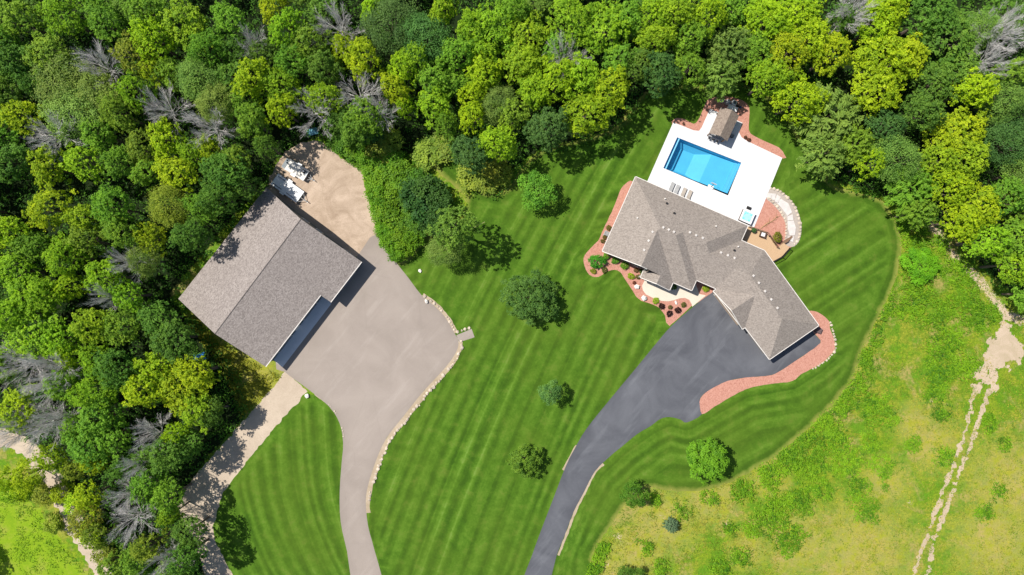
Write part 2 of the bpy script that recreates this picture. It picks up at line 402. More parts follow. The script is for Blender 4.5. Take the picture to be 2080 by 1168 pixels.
WALK = [(1313,560),(1308,572),(1304,581),(1306,590),(1312,598),(1328,606),(1343,611),(1357,612),(1368,610),(1380,606),(1391,605),(1400,609),(1405,618),(1406,623),(1434,600),(1420,597),(1412,572),(1395,570),(1340,560)]
PATIO = [(1367.5,248.5),(1409,265),(1420,266),(1425,259),(1442,221),(1508,249.5),(1501,269),(1506,279),(1518,287),(1588.7,320.6),(1532,461),(1500,480),(1300,400),(1315,368)]
MULCH_N = [(1366,252),(1369,243),(1376,240),(1390,242),(1405,250),(1411,251),(1417,246),(1426,228),(1435,206),(1448,198),(1474,195),(1498,200),(1518,211),(1522.6,228),(1521,264),(1532,276),(1559,289),(1583,300),(1593,314),(1590,322),(1510,295),(1490,240),(1430,262),(1412,270)]
MULCH_E = [(1560,384),(1566,383),(1583,389),(1600,403),(1615,422),(1623,443),(1627,463),(1624,484),(1614,498),(1598,507),(1560,522),(1515,470),(1525,440)]
LOT = [(540,400),(556,345),(580,308),(615,290),(645,286),(672,300),(690,322),(715,334),(735,352),(742,380),(750,410),(760,440),(763,476),(731,514),(700,520),(600,440)]
TRACK = [(582,752),(556,785),(530,815),(490,860),(450,905),(410,950),(380,990),(358,1030),(372,1060),(400,1110),(425,1200),(490,1200),(462,1150),(440,1105),(432,1068),(444,1028),(454,1000),(482,962),(522,912),(562,864),(600,822),(624,796)]
SPATCH = [(1992,722),(2004,690),(2022,676),(2035,655),(2062,672),(2082,690),(2084,715),(2066,740),(2040,757),(2022,748),(2032,780),(2020,800),(2000,790),(1985,800),(1972,790),(1970,760),(1990,742)]
ROAD_L = [(-60,880),(0,886),(45,905),(85,940),(112,985),(135,1030),(155,1075),(185,1120),(205,1150),(225,1200)]
RUT1 = [(1980,790),(1968,845),(1954,898),(1933,953),(1906,1025),(1879,1100),(1861,1152),(1845,1200)]
RUT2 = [(2010,790),(1990,850),(1971,905),(1947,963),(1926,1025),(1899,1093),(1886,1155),(1872,1200)]
TRAIL = [(1878,440),(1899,468),(1916,489),(1940,523),(1971,549),(1995,577),(2019,607),(2043,638),(2080,652)]
POOL = [(1375.5,279.5),(1505.5,331),(1478.5,397),(1347.5,341.5)]
FOREST = [[(480,1300),(430,1180),(400,1100),(362,1040),(385,985),(415,940),(455,895),(500,845),(480,780),(450,720),(380,650),(345,600),(440,480),(535,375),(560,330),(600,295),(650,280),(700,285),(760,320),(800,330),(860,300),(900,310),(935,322),(975,380),(1005,392),(1045,340),(1100,300),(1180,285),(1250,258),(1285,215),(1315,185),(1430,170),(1490,160),(1560,190),(1605,235),(1645,305),(1690,365),(1790,398),(1862,420),(1935,475),(1992,535),(2042,585),(2110,622),(2500,900),(2500,-400),(-400,-400),(-400,860),(0,870),(60,895),(105,950),(140,1020),(170,1085),(215,1150),(240,1300)]]

pool_w = px2(POOL)
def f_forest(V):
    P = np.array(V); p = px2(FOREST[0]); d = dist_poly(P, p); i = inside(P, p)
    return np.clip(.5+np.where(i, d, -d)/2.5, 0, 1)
def blobs(V, L):
    P = np.array(V); r = np.zeros(len(P))
    for (x, y, rr) in L:
        c = np.array(W(x, y)[:2]); d = np.linalg.norm(P-c, axis=1)/(rr*S); r = np.maximum(r, np.clip(1.25-d*.75, 0, 1))
    return r
DRY = [(520,770,60),(480,735,35),(560,790,30),(1000,370,30),(1290,1120,60),(1350,1060,70),(1440,1010,60),(1900,900,60),(1860,860,45),(1620,1100,70),(1750,1120,110),(1800,980,50),(2050,980,90),(2020,1100,90),(1240,1160,40),(1520,1120,40),(1560,970,40),(1900,480,20),(870,310,35),(1000,330,30),(100,1000,30),(130,1060,30),(40,960,20)]
def f_dry(V): return blobs(V, DRY)
def f_sand(V):
    P = np.array(V); d = dist_poly(P, px2(TRAIL), False)
    r = np.clip(.72-d/2.6, 0, 1); return np.maximum(r, .55*blobs(V, [(1960,640,9),(1890,815,10),(1345,1050,9),(1478,1063,10),(1255,1090,12),(1230,1150,12),(1910,790,8),(1850,1020,9)]))
big = [(-1500, -1500), (1500, -1500), (1500, 1500), (-1500, 1500)]
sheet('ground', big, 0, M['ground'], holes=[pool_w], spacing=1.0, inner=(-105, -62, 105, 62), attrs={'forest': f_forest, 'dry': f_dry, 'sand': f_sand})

lawnA = densify(smooth_poly(px2(LAWN_A), 3), .5, .28, 3)
lawnB = densify(smooth_poly(px2(LAWN_B), 3), .5, .2, 4)
def smooth01(t): t = np.clip(t, 0, 1); return t*t*(3-2*t)
drive_edge = px2([(1108,1300),(1130,1130),(1165,1040),(1186,1000),(1208,958),(1262,908),(1322,865),(1360,847),(1395,858),(1448,828),(1514,791),(1610,774),(1656,745),(1720,690)])
def sA1(V):
    P = np.array(V); x, y = P[:, 0], P[:, 1]; yb = -51.0
    t = y-yb; fx = .344*t+.5*(.233/75)*t*t
    u = (x-fx)*.92
    r = x*math.sin(math.radians(33))-y*math.cos(math.radians(33))
    px = x/S+1040; py = 584-y/S
    east = smooth01(((px-1600)+(py-300)*.25)/40)
    dd = dist_poly(P, drive_edge, False)
    se = smooth01((py-715-(px-1700)*.15)/14)*smooth01((px-1125-(1168-py)*.4)/20)*(px > 1000)
    out = np.where(east > .5, r*1.0+200, u)
    return np.where((se > .5) & (px > 1100) & ((px-1100) > (1168-py)*.25), dd*1.15+400, out)
def sA2(V): return dist_poly(np.array(V), lawnA[::4])*1.1+700
def wA(V):
    P = np.array(V); d = dist_poly(P, lawnA[::4]); x, y = P[:, 0], P[:, 1]; px = x/S+1040
    beds = np.minimum.reduce([dist_poly(P, px2(TAN)), dist_poly(P, px2(MULCH_W))])
    return smooth01((2.6-np.minimum(d, beds*1.3))/.8)
def eA(V):
    P = np.array(V); return np.clip(1-dist_poly(P, lawnA[::3])/1.5, 0, 1)
def z0(V): return np.zeros(len(V))
sheet('lawn', lawnA, .004, M['lawn'], holes=[pool_w], spacing=.8, attrs={'s1': sA1, 's2': sA2, 'w': wA, 'edge': eA})
def sB1(V):
    P = np.array(V); x, y = P[:, 0], P[:, 1]; py = 584-y/S; d = np.maximum(py-930, 0)*S
    f = -.06*(y)+.5*.026*d*d*.9; return (x-f)*1.0+50
lw = sheet('lawn', lawnB, .0065, M['lawn'], spacing=.8, attrs={'s1': sB1, 's2': lambda V: dist_poly(np.array(V), lawnB[::3])+900, 'w': lambda V: smooth01((1.8-dist_poly(np.array(V), lawnB[::3]))/.8), 'edge': z0})

def m_field():
    k = NB('rough_field_grass', .95, .1); n = k.noise(.25, 5, .7); f = k.noise(3, 4, .8)
    c = k.ramp(n, [(.3, (.15, .27, .01)), (.5, (.22, .33, .014)), (.75, (.32, .31, .06))])
    return k.col(k.mix(k.ramp(f, [(.35, .4), (.6, 0.0)]), c, (.08, .2, .01)))
M['field'] = m_field()
sheet('field', densify(smooth_poly(px2(FIELD), 3), .5, 1.8, 5), .004, M['field'])
def ribbon(pl, w, jit, seed):
    P = smooth_poly(px2(pl), 6, False); L, Rr = [], []
    for i, p in enumerate(P):
        a = np.array(P[max(i-1, 0)]); b = np.array(P[min(i+1, len(P)-1)]); d = (b-a)/np.linalg.norm(b-a); n = np.array((-d[1], d[0]))
        L.append(tuple(np.array(p)+n*w*.5)); Rr.append(tuple(np.array(p)-n*w*.5))
    return densify(L+Rr[::-1], .3, jit, seed)
def edgef(poly): return lambda V: np.clip(1-dist_poly(np.array(V), poly)/1.2, 0, 1)
sheet('gravel_road', ribbon(ROAD_L, 3.1, .8, 8), .008, M['sand'])
sheet('sand_lot', densify(smooth_poly(px2(LOT), 3), .4, .35, 9), .008, M['dirt'])
sheet('gravel_track', densify(px2(TRACK), .5, .3, 10), .0085, M['sand'])
sheet('dirt_track', ribbon(RUT1, .95, .45, 12), .006, M['trail'], spacing=.22, drop=(.9, .70, .4))
sheet('dirt_track', ribbon(RUT2, 1.05, .45, 13), .0065, M['trail'], spacing=.22, drop=(.9, .70, .4))
for k_, tr_ in enumerate([TRAIL[:3], TRAIL[3:6], TRAIL[6:9]]): sheet('dirt_track', ribbon(tr_, 2.0, .75, 30+k_), .006, M['trail'], spacing=.25, drop=(1.1, .58, .6))
sheet('sand_patch', densify(smooth_poly(px2(SPATCH), 3), .4, .8, 14), .007, M['trail'], spacing=.28, drop=(1.5, .70, 1.0))
tanp = smooth_poly(px2(TAN), 3); blackp = px2(BLACK)
blackp = smooth_poly(blackp, 3)
sheet('driveway', tanp, .014, M['tan'], spacing=1.2, attrs={'edge': edgef(tanp)})
sheet('driveway', blackp, .014, M['black'], spacing=1.2, attrs={'edge': edgef(blackp)})
# soil strip and edging beside the driveways
sheet('edging_strip', ribbon([(934,692),(932,712),(910,747),(864,798),(824,848),(789,893),(768,938),(752,988),(746,1020),(748,1042)], .95, .15, 15), .011, M['edge'])
sheet('edging_strip', ribbon([(858,600),(882,616),(906,642),(926,676)], .8, .15, 16), .011, M['edge'])
sheet('edging_strip', ribbon([(1226,942),(1210,957),(1188,1000),(1167,1042),(1149,1090),(1134,1128)], .42, .14, 17), .011, M['edge'])
sheet('edging_strip', ribbon([(1172,905),(1152,942),(1145,955)], .5, .12, 17), .011, M['edge'])
sheet('edging_strip', ribbon([(700,905),(693,862),(671,826),(640,800)], .35, .1, 19), .011, M['edge'])
sheet('parking_pad', px2([(927,681),(958,668),(964,685),(933,695)]), .016, M['tan'], attrs={'edge': z0})
sheet('mulch_bed', densify(smooth_poly(px2(MULCH_SE), 3), .4, .06, 20), .018, M['mulch'])
sheet('mulch_bed', densify(smooth_poly(px2(MULCH_W), 2), .4, .05, 21), .010, M['mulch'])
sheet('mulch_bed', densify(smooth_poly(px2(MULCH_N), 2), .4, .05, 22), .010, M['mulch'])
sheet('mulch_bed', densify(px2(MULCH_E), .4, .05, 23), .010, M['mulch'])
PATHB = [(1560,383),(1566,381),(1584,387),(1601,401),(1616,420),(1625,443),(1628,463),(1625,485),(1614,500),(1600,500),(1594,492),(1598,466),(1594,450),(1588,438),(1579,425),(1568,413),(1556,402)]
M['pathbase'] = m_soil('grey_path_gravel', (.38, .33, .29), (.46, .40, .35), (.24, .2, .17))
sheet('path', smooth_poly(px2(PATHB), 3), .016, M['pathbase'])
sheet('walkway', px2(WALK), .05, M['walk'], thick=.045)
sheet('patio', px2(PATIO), .06, M['patio'], holes=[pool_w], thick=.055)
sheet('concrete_apron', px2([(640,600),(655,594),(673,617),(574,746),(560,735),(545,720)]), .03, M['apron'], thick=.02)

# ================================================================== ROOF MACHINERY
def clip(poly, a, b, c, keep=True):
    """part of convex poly where a*x+b*y+c >= 0 (keep) else <= 0"""
    s = 1 if keep else -1; out = []; n = len(poly)
    for i in range(n):
        p, q = poly[i], poly[(i+1) % n]; dp = s*(a*p[0]+b*p[1]+c); dq = s*(a*q[0]+b*q[1]+c)
        if dp >= 0: out.append(p)
        if (dp > 0 and dq < 0) or (dp < 0 and dq > 0):
            t = dp/(dp-dq); out.append((p[0]+(q[0]-p[0])*t, p[1]+(q[1]-p[1])*t))
    return out
def area(p):
    return abs(sum(p[i][0]*p[(i+1) % len(p)][1]-p[(i+1) % len(p)][0]*p[i][1] for i in range(len(p))))/2 if len(p) > 2 else 0
class Block:
    def __init__(s, ref, lines, ze):
        s.lines = []; ref = W(*ref, ze)
        for p, q, sl in lines:
            P, Q = W(*p, ze), W(*q, ze); a, b = -(Q.y-P.y), (Q.x-P.x); L = math.hypot(a, b); a /= L; b /= L; c = -(a*P.x+b*P.y)
            if a*ref.x+b*ref.y+c < 0: a, b, c = -a, -b, -c
            s.lines.append((a, b, c, sl))
        f = [(-200, -200), (200, -200), (200, 200), (-200, 200)]
        for a, b, c, sl in s.lines: f = clip(f, a, b, c)
        s.foot = f; s.ze = ze
        s.planes = [(a*sl, b*sl, c*sl+ze) for a, b, c, sl in s.lines if sl]
    def h(s, x, y): return min(a*x+b*y+c for a, b, c in s.planes)
    def has(s, x, y): return all(a*x+b*y+c >= -.03 for a, b, c, sl in s.lines)
def roof_faces(blocks):
    out = []
    for bi, Bk in enumerate(blocks):
        for pi, (a, b, c) in enumerate(Bk.planes):
            pieces = [Bk.foot]
            for pj, (a2, b2, c2) in enumerate(Bk.planes):
                if pj != pi: pieces = [q for q in (clip(p, a2-a, b2-b, c2-c) for p in pieces) if area(q) > 1e-4]
            for ci, Ck in enumerate(blocks):
                if ci == bi: continue
                eps = -1e-4 if ci < bi else 1e-4
                conds = [(x, y, z) for x, y, z, sl in Ck.lines] + [(a2-a, b2-b, c2-c-eps) for a2, b2, c2 in Ck.planes]
                new = []
                for p in pieces:
                    rest = p
                    for cd in conds:
                        o = clip(rest, *cd, keep=False)
                        if area(o) > 1e-4: new.append(o)
                        rest = clip(rest, *cd)
                        if area(rest) < 1e-4: break
                pieces = new
            for p in pieces: out.append([(x, y, a*x+b*y+c) for x, y in p])
    return out
def hfun(blocks, x, y, d=1.0):
    v = [b.h(x, y) for b in blocks if b.has(x, y)]
    return max(v) if v else d
def offset_poly(p, d):
    n = len(p); ar = sum(p[i][0]*p[(i+1) % n][1]-p[(i+1) % n][0]*p[i][1] for i in range(n)); s = 1 if ar > 0 else -1; out = []
    for i in range(n):
        a, b, c = np.array(p[i-1]), np.array(p[i]), np.array(p[(i+1) % n])
        d1 = (b-a)/np.linalg.norm(b-a); d2 = (c-b)/np.linalg.norm(c-b)
        n1 = np.array((-d1[1], d1[0]))*s; n2 = np.array((-d2[1], d2[0]))*s
        m = n1+n2; out.append(tuple(b+m*d/max(m@n1, .3)))
    return out
def poly_mesh(faces):
    bm = bmesh.new()
    for f in faces:
        try: bm.faces.new([bm.verts.new(v) for v in f])
        except ValueError: pass
    bmesh.ops.remove_doubles(bm, verts=bm.verts[:], dist=.001)
    bmesh.ops.recalc_face_normals(bm, faces=bm.faces[:])
    for f in bm.faces:
        if f.normal.z < 0: f.normal_flip()
    return bm
def band(bm, P, Q, zf, t, h, up=.02, step=.3):
    """board of thickness t outward (right of P->Q), height h, following zf"""
    P, Q = np.array(P), np.array(Q); L = np.linalg.norm(Q-P); d = (Q-P)/L; n = np.array((d[1], -d[0])); k = max(2, int(L/step)); prev = None
    for i in range(k+1):
        s = P+(Q-P)*(i/k); z = zf(*(s-n*.02))+up
        r = [bm.verts.new((*(s+n*o), z+dz)) for o, dz in ((0, 0), (t, 0), (t, -h), (0, -h))]
        if prev:
            for a in range(4): bm.faces.new((prev[a], prev[(a+1) % 4], r[(a+1) % 4], r[a]))
        else: bm.faces.new(r)
        prev = r
    bm.faces.new(prev[::-1])
def walls(outline, zf, zb=0.0, step=.4):
    bm = bmesh.new(); n = len(outline)
    for i in range(n):
        P, Q = np.array(outline[i]), np.array(outline[(i+1) % n]); L = np.linalg.norm(Q-P); k = max(1, int(L/step)); pv = None
        for j in range(k+1):
            s = P+(Q-P)*(j/k); z = zf(*s)
            r = (bm.verts.new((*s, zb)), bm.verts.new((*s, z)))
            if pv: bm.faces.new((pv[0], r[0], r[1], pv[1]))
            pv = r
    return bm
def opening(name, parent, P, Q, t, w, h, z, m_in, m_fr, outward, sub='pane', fr=.09):
    """window or door on wall P->Q at fraction t; outward normal given"""
    P, Q = np.array(P), np.array(Q); d = (Q-P)/np.linalg.norm(Q-P); c = P+(Q-P)*t+np.array(outward)*.03; rz = math.atan2(d[1], d[0])
    bm = bmesh.new()
    for dx, dz, sx, sz in ((-w/2-fr/2, 0, fr, h+2*fr), (w/2+fr/2, 0, fr, h+2*fr), (0, h/2+fr/2, w, fr), (0, -h/2-fr/2, w, fr)):
        box(bm, (dx, 0, z+h/2+dz), (sx, .12, sz))
    o = obj(name, bm, m_fr, parent, (c[0], c[1], 0), rz)
    p = obj(sub, B(((0, 0, z+h/2), (w, .06, h))), m_in, o)
    return o

# ================================================================== HOUSE
ZE = 3.3; PT = .50
A_, B_, C_, D_ = (1291,359), (1519,458.5), (1507,489), (1552,508)
E_, F_, G_, G2 = (1663,661), (1563,730), (1513.5,664.8), (1508,668.5)
H_, I_, J_, K_ = (1449,591.5), (1453.5,587), (1415,569), (1405,590)
L_, M_, N_, Q_ = (1367,573.5), (1359,590), (1301,563.5), (1223.5,510)
def add(p, d, k=1): return (p[0]+d[0]*k, p[1]+d[1]*k)
U = (228, 99.5); V_ = (-67.5, 151)
lAB = (A_, B_, PT); lAQ = (A_, Q_, PT); lLM = (L_, add(L_, V_, .3), PT); lQS = (Q_, add(Q_, U), None)
lLK = (K_, add(K_, U, -.3), PT); lKJ = (K_, add(K_, V_, -.3), PT); lBC = (B_, add(B_, V_, .3), PT); lJI = (J_, add(J_, U, .3), PT)
lCD = (C_, add(C_, U, .3), PT); lDE = (D_, E_, PT); lEF = (E_, F_, PT); lFG = (F_, G_, PT)
ug = (H_[0]-G2[0], H_[1]-G2[1]); vg = (G_[0]-G2[0], G_[1]-G2[1]); vgn = (.84, -.545)
blocks = [
    Block((1300,450), [lAB, lAQ, lLM, lQS], ZE),
    Block((1340,560), [(N_, add(N_, V_, .3), PT), lLM, (N_, add(N_, U, .3), None), (add(N_, V_, -.45), add(add(N_, V_, -.45), U), None)], ZE),
    Block((1370,500), [lAB, lAQ, lLK, lKJ], ZE),
    Block((1450,500), [lAB, lAQ, lBC, lJI], ZE),
    Block((1470,530), [lCD, lAQ, lJI, lDE, lEF], ZE),
    Block((1580,640), [lCD, lDE, lEF, lFG], ZE),
    Block((1500,620), [(H_, G2, None), (G2, add(G2, vgn, 40), PT), (H_, add(H_, vgn, 40), PT), lDE], ZE),
]
def lx(l1, l2):
    (p, q, _), (r, s, _) = l1, l2
    x1, y1, x2, y2, x3, y3, x4, y4 = *p, *q, *r, *s; dn = (x1-x2)*(y3-y4)-(y1-y2)*(x3-x4)
    a = x1*y2-y1*x2; b = x3*y4-y3*x4; return ((a*(x3-x4)-(x1-x2)*b)/dn, (a*(y3-y4)-(y1-y2)*b)/dn)
lNV = (N_, add(N_, V_, .3), 0); lNM = (N_, add(N_, U, .3), 0); lG2 = (G2, add(G2, vgn, 40), 0); lH = (H_, add(H_, vgn, 40), 0)
OUT = [A_, B_, lx(lBC, lCD), lx(lCD, lDE), E_, F_, lx(lFG, lG2), G2, H_, lx(lH, lFG), lx(lFG, lJI), lx(lJI, lKJ), K_, lx(lLK, lLM), lx(lLM, lNM), N_, lx(lNV, lQS), Q_]
# the stub between the garage gable and the entry court
OUTW = [tuple(W(x, y, ZE)[:2]) for x, y in OUT]
house = empty('house', (*W(1440, 540)[:2], 0), label='large single storey house with long grey-brown hip roof beside the pool', cat='house')
ho = Vector(house.location)
def hobj(name, bm, m, parent=house, off=None):
    off = ho if off is None else off
    bmesh.ops.translate(bm, verts=bm.verts[:], vec=-off); return obj(name, bm, m, parent)
roof = hobj('roof', poly_mesh(roof_faces(blocks)), M['roof'])
hz = lambda x, y: hfun(blocks, x, y, ZE)
ar = sum(OUTW[i][0]*OUTW[(i+1) % len(OUTW)][1]-OUTW[(i+1) % len(OUTW)][0]*OUTW[i][1] for i in range(len(OUTW)))
cw = OUTW if ar > 0 else OUTW[::-1]     # counter clockwise: outward is right of travel
bm = bmesh.new()
for i in range(len(cw)): band(bm, cw[i], cw[(i+1) % len(cw)], hz, .10, .2, up=.015)
hobj('fascia', bm, M['fascia'])
wo = offset_poly(cw, .5)
hobj('wall', walls(wo, lambda x, y: hz(x, y)-.12), M['siding'])
sof = bmesh.new()
bmesh.ops.triangle_fill(sof, edges=[sof.edges.new((a, b)) for vs in [[sof.verts.new((*p, ZE-.17)) for p in cw]] for a, b in zip(vs, vs[1:]+vs[:1])], use_beauty=True)
hobj('soffit', sof, M['soffit'])
gl = bmesh.new(); tube(gl, [W(*G2, ZE), W(*H_, ZE)], .08, 4); hobj('gutter', gl, M['fascia'])
# roof boxes
def rb(px, py, z0=4.5):
    z = z0
    for _ in range(12): p = W(px, py, z); z = hz(p.x, p.y)
    return W(px, py, z)
for px, py in [(1325,471),(1317,489),(1308,508),(1347,462),(1358,466.5),(1368.5,471),(1401,472),(1413.5,478),(1427,483.5),(1464,513),(1478,518.5),(1491.5,524),(1530,560),(1541,574.5),(1553.5,591.5),(1566,608),(1578.5,625.5)]:
    p = rb(px, py); a = Vector(p)-ho
    hobj('roof_vent', B(((p.x, p.y, p.z+.1), (.36, .36, .24), .9), bev=.03), M['ventm'])
for px, py, w in [(1350,404,0),(1294,443,0),(1453.5,459.5,0),(1354,413,1),(1369,433,1),(1498.5,501,0),(1491,508.5,1)]:
    p = rb(px, py); b2 = bmesh.new(); cyl(b2, (p.x, p.y, p.z+.15), .12 if not w else .17, .4, 12)
    hobj('vent_pipe', b2, M['black_m'] if w else M['fascia'])
# windows and doors round the walls
n = len(wo)
for i in range(n):
    P, Q = np.array(wo[i]), np.array(wo[(i+1) % n]); L = np.linalg.norm(Q-P); d = (Q-P)/L; nrm = (d[1], -d[0])
    if L < 3: continue
    k = int(L/3.3)
    for j in range(k):
        c = P+(Q-P)*((j+.5)/k); pxx = c[0]/S/(1-ZE/H)+1040
        opening('window', house, P-np.array(ho[:2]), Q-np.array(ho[:2]), (j+.5)/k, 1.3, 1.3, .95, M['glass'], M['fascia'], nrm)
# three garage doors on the gable facing the drive, stone band and pent roof above them
gp, gq = np.array(W(*G2, ZE)[:2]), np.array(W(*H_, ZE)[:2])
d = (gq-gp)/np.linalg.norm(gq-gp); nn = np.array((d[1], -d[0])); 
if (np.array(W(1400,680)[:2])-gp)@nn < 0: nn = -nn
b2 = bmesh.new(); c = (gp+gq)/2+nn*.05; rz = math.atan2(d[1], d[0])
box(b2, (c[0], c[1], 2.72), (6.4, .32, .12), rz)
hobj('door_canopy', b2, M['soffit'])
for s in (-1, 1):
    c = (gp+gq)/2 - nn*.42 + d*s*1.75
    b2 = bmesh.new()
    box(b2, (c[0], c[1], 1.15), (2.7, .08, 2.3), rz)
    for r_ in range(4): box(b2, (c[0]+nn[0]*.05, c[1]+nn[1]*.05, .35+r_*.56), (2.55, .04, .46), rz)
    hobj('garage_door', b2, M['door'])
# small pent roof under the west gable
b2 = bmesh.new()
q = [W(1262,523.5,2.9), W(1265,515,3.25), W(1299,535,3.25), W(1295.5,542.5,2.9)]
vs = [b2.verts.new(v) for v in q]+[b2.verts.new(v-Vector((0, 0, .12))) for v in q]
for f in ((3, 2, 1, 0), (4, 5, 6, 7), (0, 1, 5, 4), (1, 2, 6, 5), (2, 3, 7, 6), (3, 0, 4, 7)): b2.faces.new([vs[i] for i in f])
pent = hobj('pent_roof', b2, M['roof'])
b2 = bmesh.new(); tube(b2, [q[0], q[3]], .09, 4); tube(b2, [q[3], q[2]], .08, 4); hobj('gutter', b2, M['fascia'], pent)
# entry porch posts
for px, py in [(1304.5,564),(1333,577.5)]:
    p = W(px, py, 3.2); hobj('porch_post', B(((p.x, p.y+.25, 1.62), (.25, .25, 3.1), .41)), M['fascia'])
p = W(1322,560, 1.1); hobj('front_door', B(((p.x, p.y, 1.1), (1.1, .12, 2.1), -.41)), M['deckrail'])

# ================================================================== BARN
ZR = 6.8
def on_plane(px, py, P0, n):
    # z so that W(px,py,z) lies on plane
    a = W(px, py, 0); b = W(px, py, 10); t = (P0-a).dot(n)/((b-a).dot(n)); return a+(b-a)*t
rN, rS = W(611,445,ZR), W(436.5,678,ZR)
rd = (rS-rN).normalized(); side = rd.cross(Vector((0, 0, 1))).normalized()
if side.x < 0: side = -side        # pointing SE
nSE = rd.cross((side-Vector((0, 0, .315))).normalized()); nNW = rd.cross((-side-Vector((0, 0, .38))).normalized())
bE = on_plane(735,532,rN,nSE); bS = on_plane(540,745,rN,nSE); b1 = on_plane(672,614,rN,nSE); b2_ = on_plane(651.5,600,rN,nSE)
bN = on_plane(540.5,381,rN,nNW); bW = on_plane(362,607,rN,nNW)
barn = empty('barn', (*((bN+bS)/2)[:2], 0), label='big outbuilding with wide grey-brown gable roof beside the tan asphalt yard', cat='barn')
bo = Vector(barn.location)
def bobj(name, bm, m, parent=barn): bmesh.ops.translate(bm, verts=bm.verts[:], vec=-bo); return obj(name, bm, m, parent)
bm = bmesh.new()
for f in ([bN, rN, rS, bW], [rN, bE, b1, b2_, bS, rS]):
    top = [bm.verts.new(v) for v in f]; bm.faces.new(top)
bmesh.ops.remove_doubles(bm, verts=bm.verts[:], dist=.001)
bmesh.ops.recalc_face_normals(bm, faces=bm.faces[:])
for f in bm.faces:
    if f.normal.z < 0: f.normal_flip()
br = bobj('roof', bm, M['barnroof'])
b2 = bmesh.new(); tube(b2, [rN+Vector((0, 0, .0)), rS], .075, 4); bobj('ridge_cap', b2, plain('dark_ridge', (.14, .12, .11), .9), br)
b2 = bmesh.new(); tube(b2, [bE, b1], .09, 4); tube(b2, [b2_, bS], .09, 4)
bobj('gutter', b2, M['fascia'])
b2 = bmesh.new()
def board(bm, p, q, h=.22):
    vs = [bm.verts.new(v) for v in (p, q, q-Vector((0, 0, h)), p-Vector((0, 0, h)))]; bm.faces.new(vs)
for p, q_ in ((bN, rN), (rN, bE), (b1, b2_), (bS, rS), (rS, bW), (bW, bN), (bE, b1), (b2_, bS)): board(b2, p, q_)
bobj('fascia', b2, M['barnwall'])
bz = lambda x, y: max(0, min((rN.z - (nNW.x*(x-rN.x)+nNW.y*(y-rN.y))/nNW.z), (rN.z - (nSE.x*(x-rN.x)+nSE.y*(y-rN.y))/nSE.z)))
ol = [tuple(v[:2]) for v in (bN, bE, b1, b2_, bS, bW)]
ar = sum(ol[i][0]*ol[(i+1) % 6][1]-ol[(i+1) % 6][0]*ol[i][1] for i in range(6)); ol = ol if ar > 0 else ol[::-1]
bw = offset_poly(ol, .45)
bobj('wall', walls(bw, lambda x, y: bz(x, y)-.1), M['barnwall'])
loc2 = lambda p: np.array(p)-np.array(bo[:2])
def bwall(a, b):  # the wall segment nearest to the given corners
    best = None
    for i in range(6):
        P, Q = np.array(bw[i]), np.array(bw[(i+1) % 6]); m_ = (P+Q)/2; t = (np.array(a[:2])+np.array(b[:2]))/2; dd = np.linalg.norm(m_-t)
        if best is None or dd < best[0]: best = (dd, P, Q)
    _, P, Q = best; d = (Q-P)/np.linalg.norm(Q-P); return P, Q, (d[1], -d[0])
P, Q, nr = bwall(b2_, bS)
for t in (.25, .72): opening('garage_door', barn, loc2(P), loc2(Q), t, 3.6, 2.4, .05, M['greym'], M['fascia'], nr, sub='door_panel')
opening('side_door', barn, loc2(P), loc2(Q), .48, .95, 2.05, .05, M['door'], M['fascia'], nr, sub='door_panel')
P, Q, nr = bwall(bE, b1); opening('garage_door', barn, loc2(P), loc2(Q), .5, 3.6, 2.2, .05, M['greym'], M['fascia'], nr, sub='door_panel')
P, Q, nr = bwall(bN, bE)
for t in (.15, .45, .6): opening('window', barn, loc2(P), loc2(Q), t, 1.2, .9, 1.3, M['glass'], M['fascia'], nr)
opening('garage_door', barn, loc2(P), loc2(Q), .12 if (np.array(P)-np.array(bE[:2]))@(np.array(P)-np.array(bE[:2])) < 25 else .88, 3.0, 2.3, .05, M['door'], M['fascia'], nr, sub='door_panel')

# ================================================================== POOL
pc = sum((Vector((*p, 0)) for p in pool_w), Vector())/4
pool = empty('swimming_pool', pc, label='rectangular swimming pool with blue water in the white patio', cat='swimming pool')
p0, p1, p2, p3 = [Vector((*p, 0))-pc for p in pool_w]       # p0 top left, p1 right, p2 bottom right, p3 left
ex = (p1-p0).normalized(); ey = (p3-p0).normalized(); PL, PW = (p1-p0).length, (p3-p0).length
def pp(u, v, z): return p0+ex*(u*PL)+ey*(v*PW)+Vector((0, 0, z))
bm = bmesh.new()
# basin: deep end on the left, shallow on the right, slopes between
def quad(bm, *pts): bm.faces.new([bm.verts.new(p) for p in pts])
prof = [(0, -2.0), (.10, -2.3), (.16, -2.6), (.36, -2.6), (.58, -1.5), (.86, -1.25), (1, -1.1)]
for (u0, a), (u1, b_) in zip(prof, prof[1:]):
    i0 = .16 if a < -1.9 else (.02 if a < -1.4 else 0); i1 = .16 if b_ < -1.9 else (.02 if b_ < -1.4 else 0)
    quad(bm, pp(u0, i0, a), pp(u1, i1, b_), pp(u1, 1-i1, b_), pp(u0, 1-i0, a))
    quad(bm, pp(u0, 0, .055), pp(u1, 0, .055), pp(u1, 0, max(b_, -1.5)), pp(u0, 0, max(a, -1.5)))
    quad(bm, pp(u0, 1, .055), pp(u1, 1, .055), pp(u1, 1, max(b_, -1.5)), pp(u0, 1, max(a, -1.5)))
    quad(bm, pp(u0, 0, max(a, -1.5)), pp(u1, 0, max(b_, -1.5)), pp(u1, i1, b_), pp(u0, i0, a))
    quad(bm, pp(u0, 1, max(a, -1.5)), pp(u1, 1, max(b_, -1.5)), pp(u1, 1-i1, b_), pp(u0, 1-i0, a))
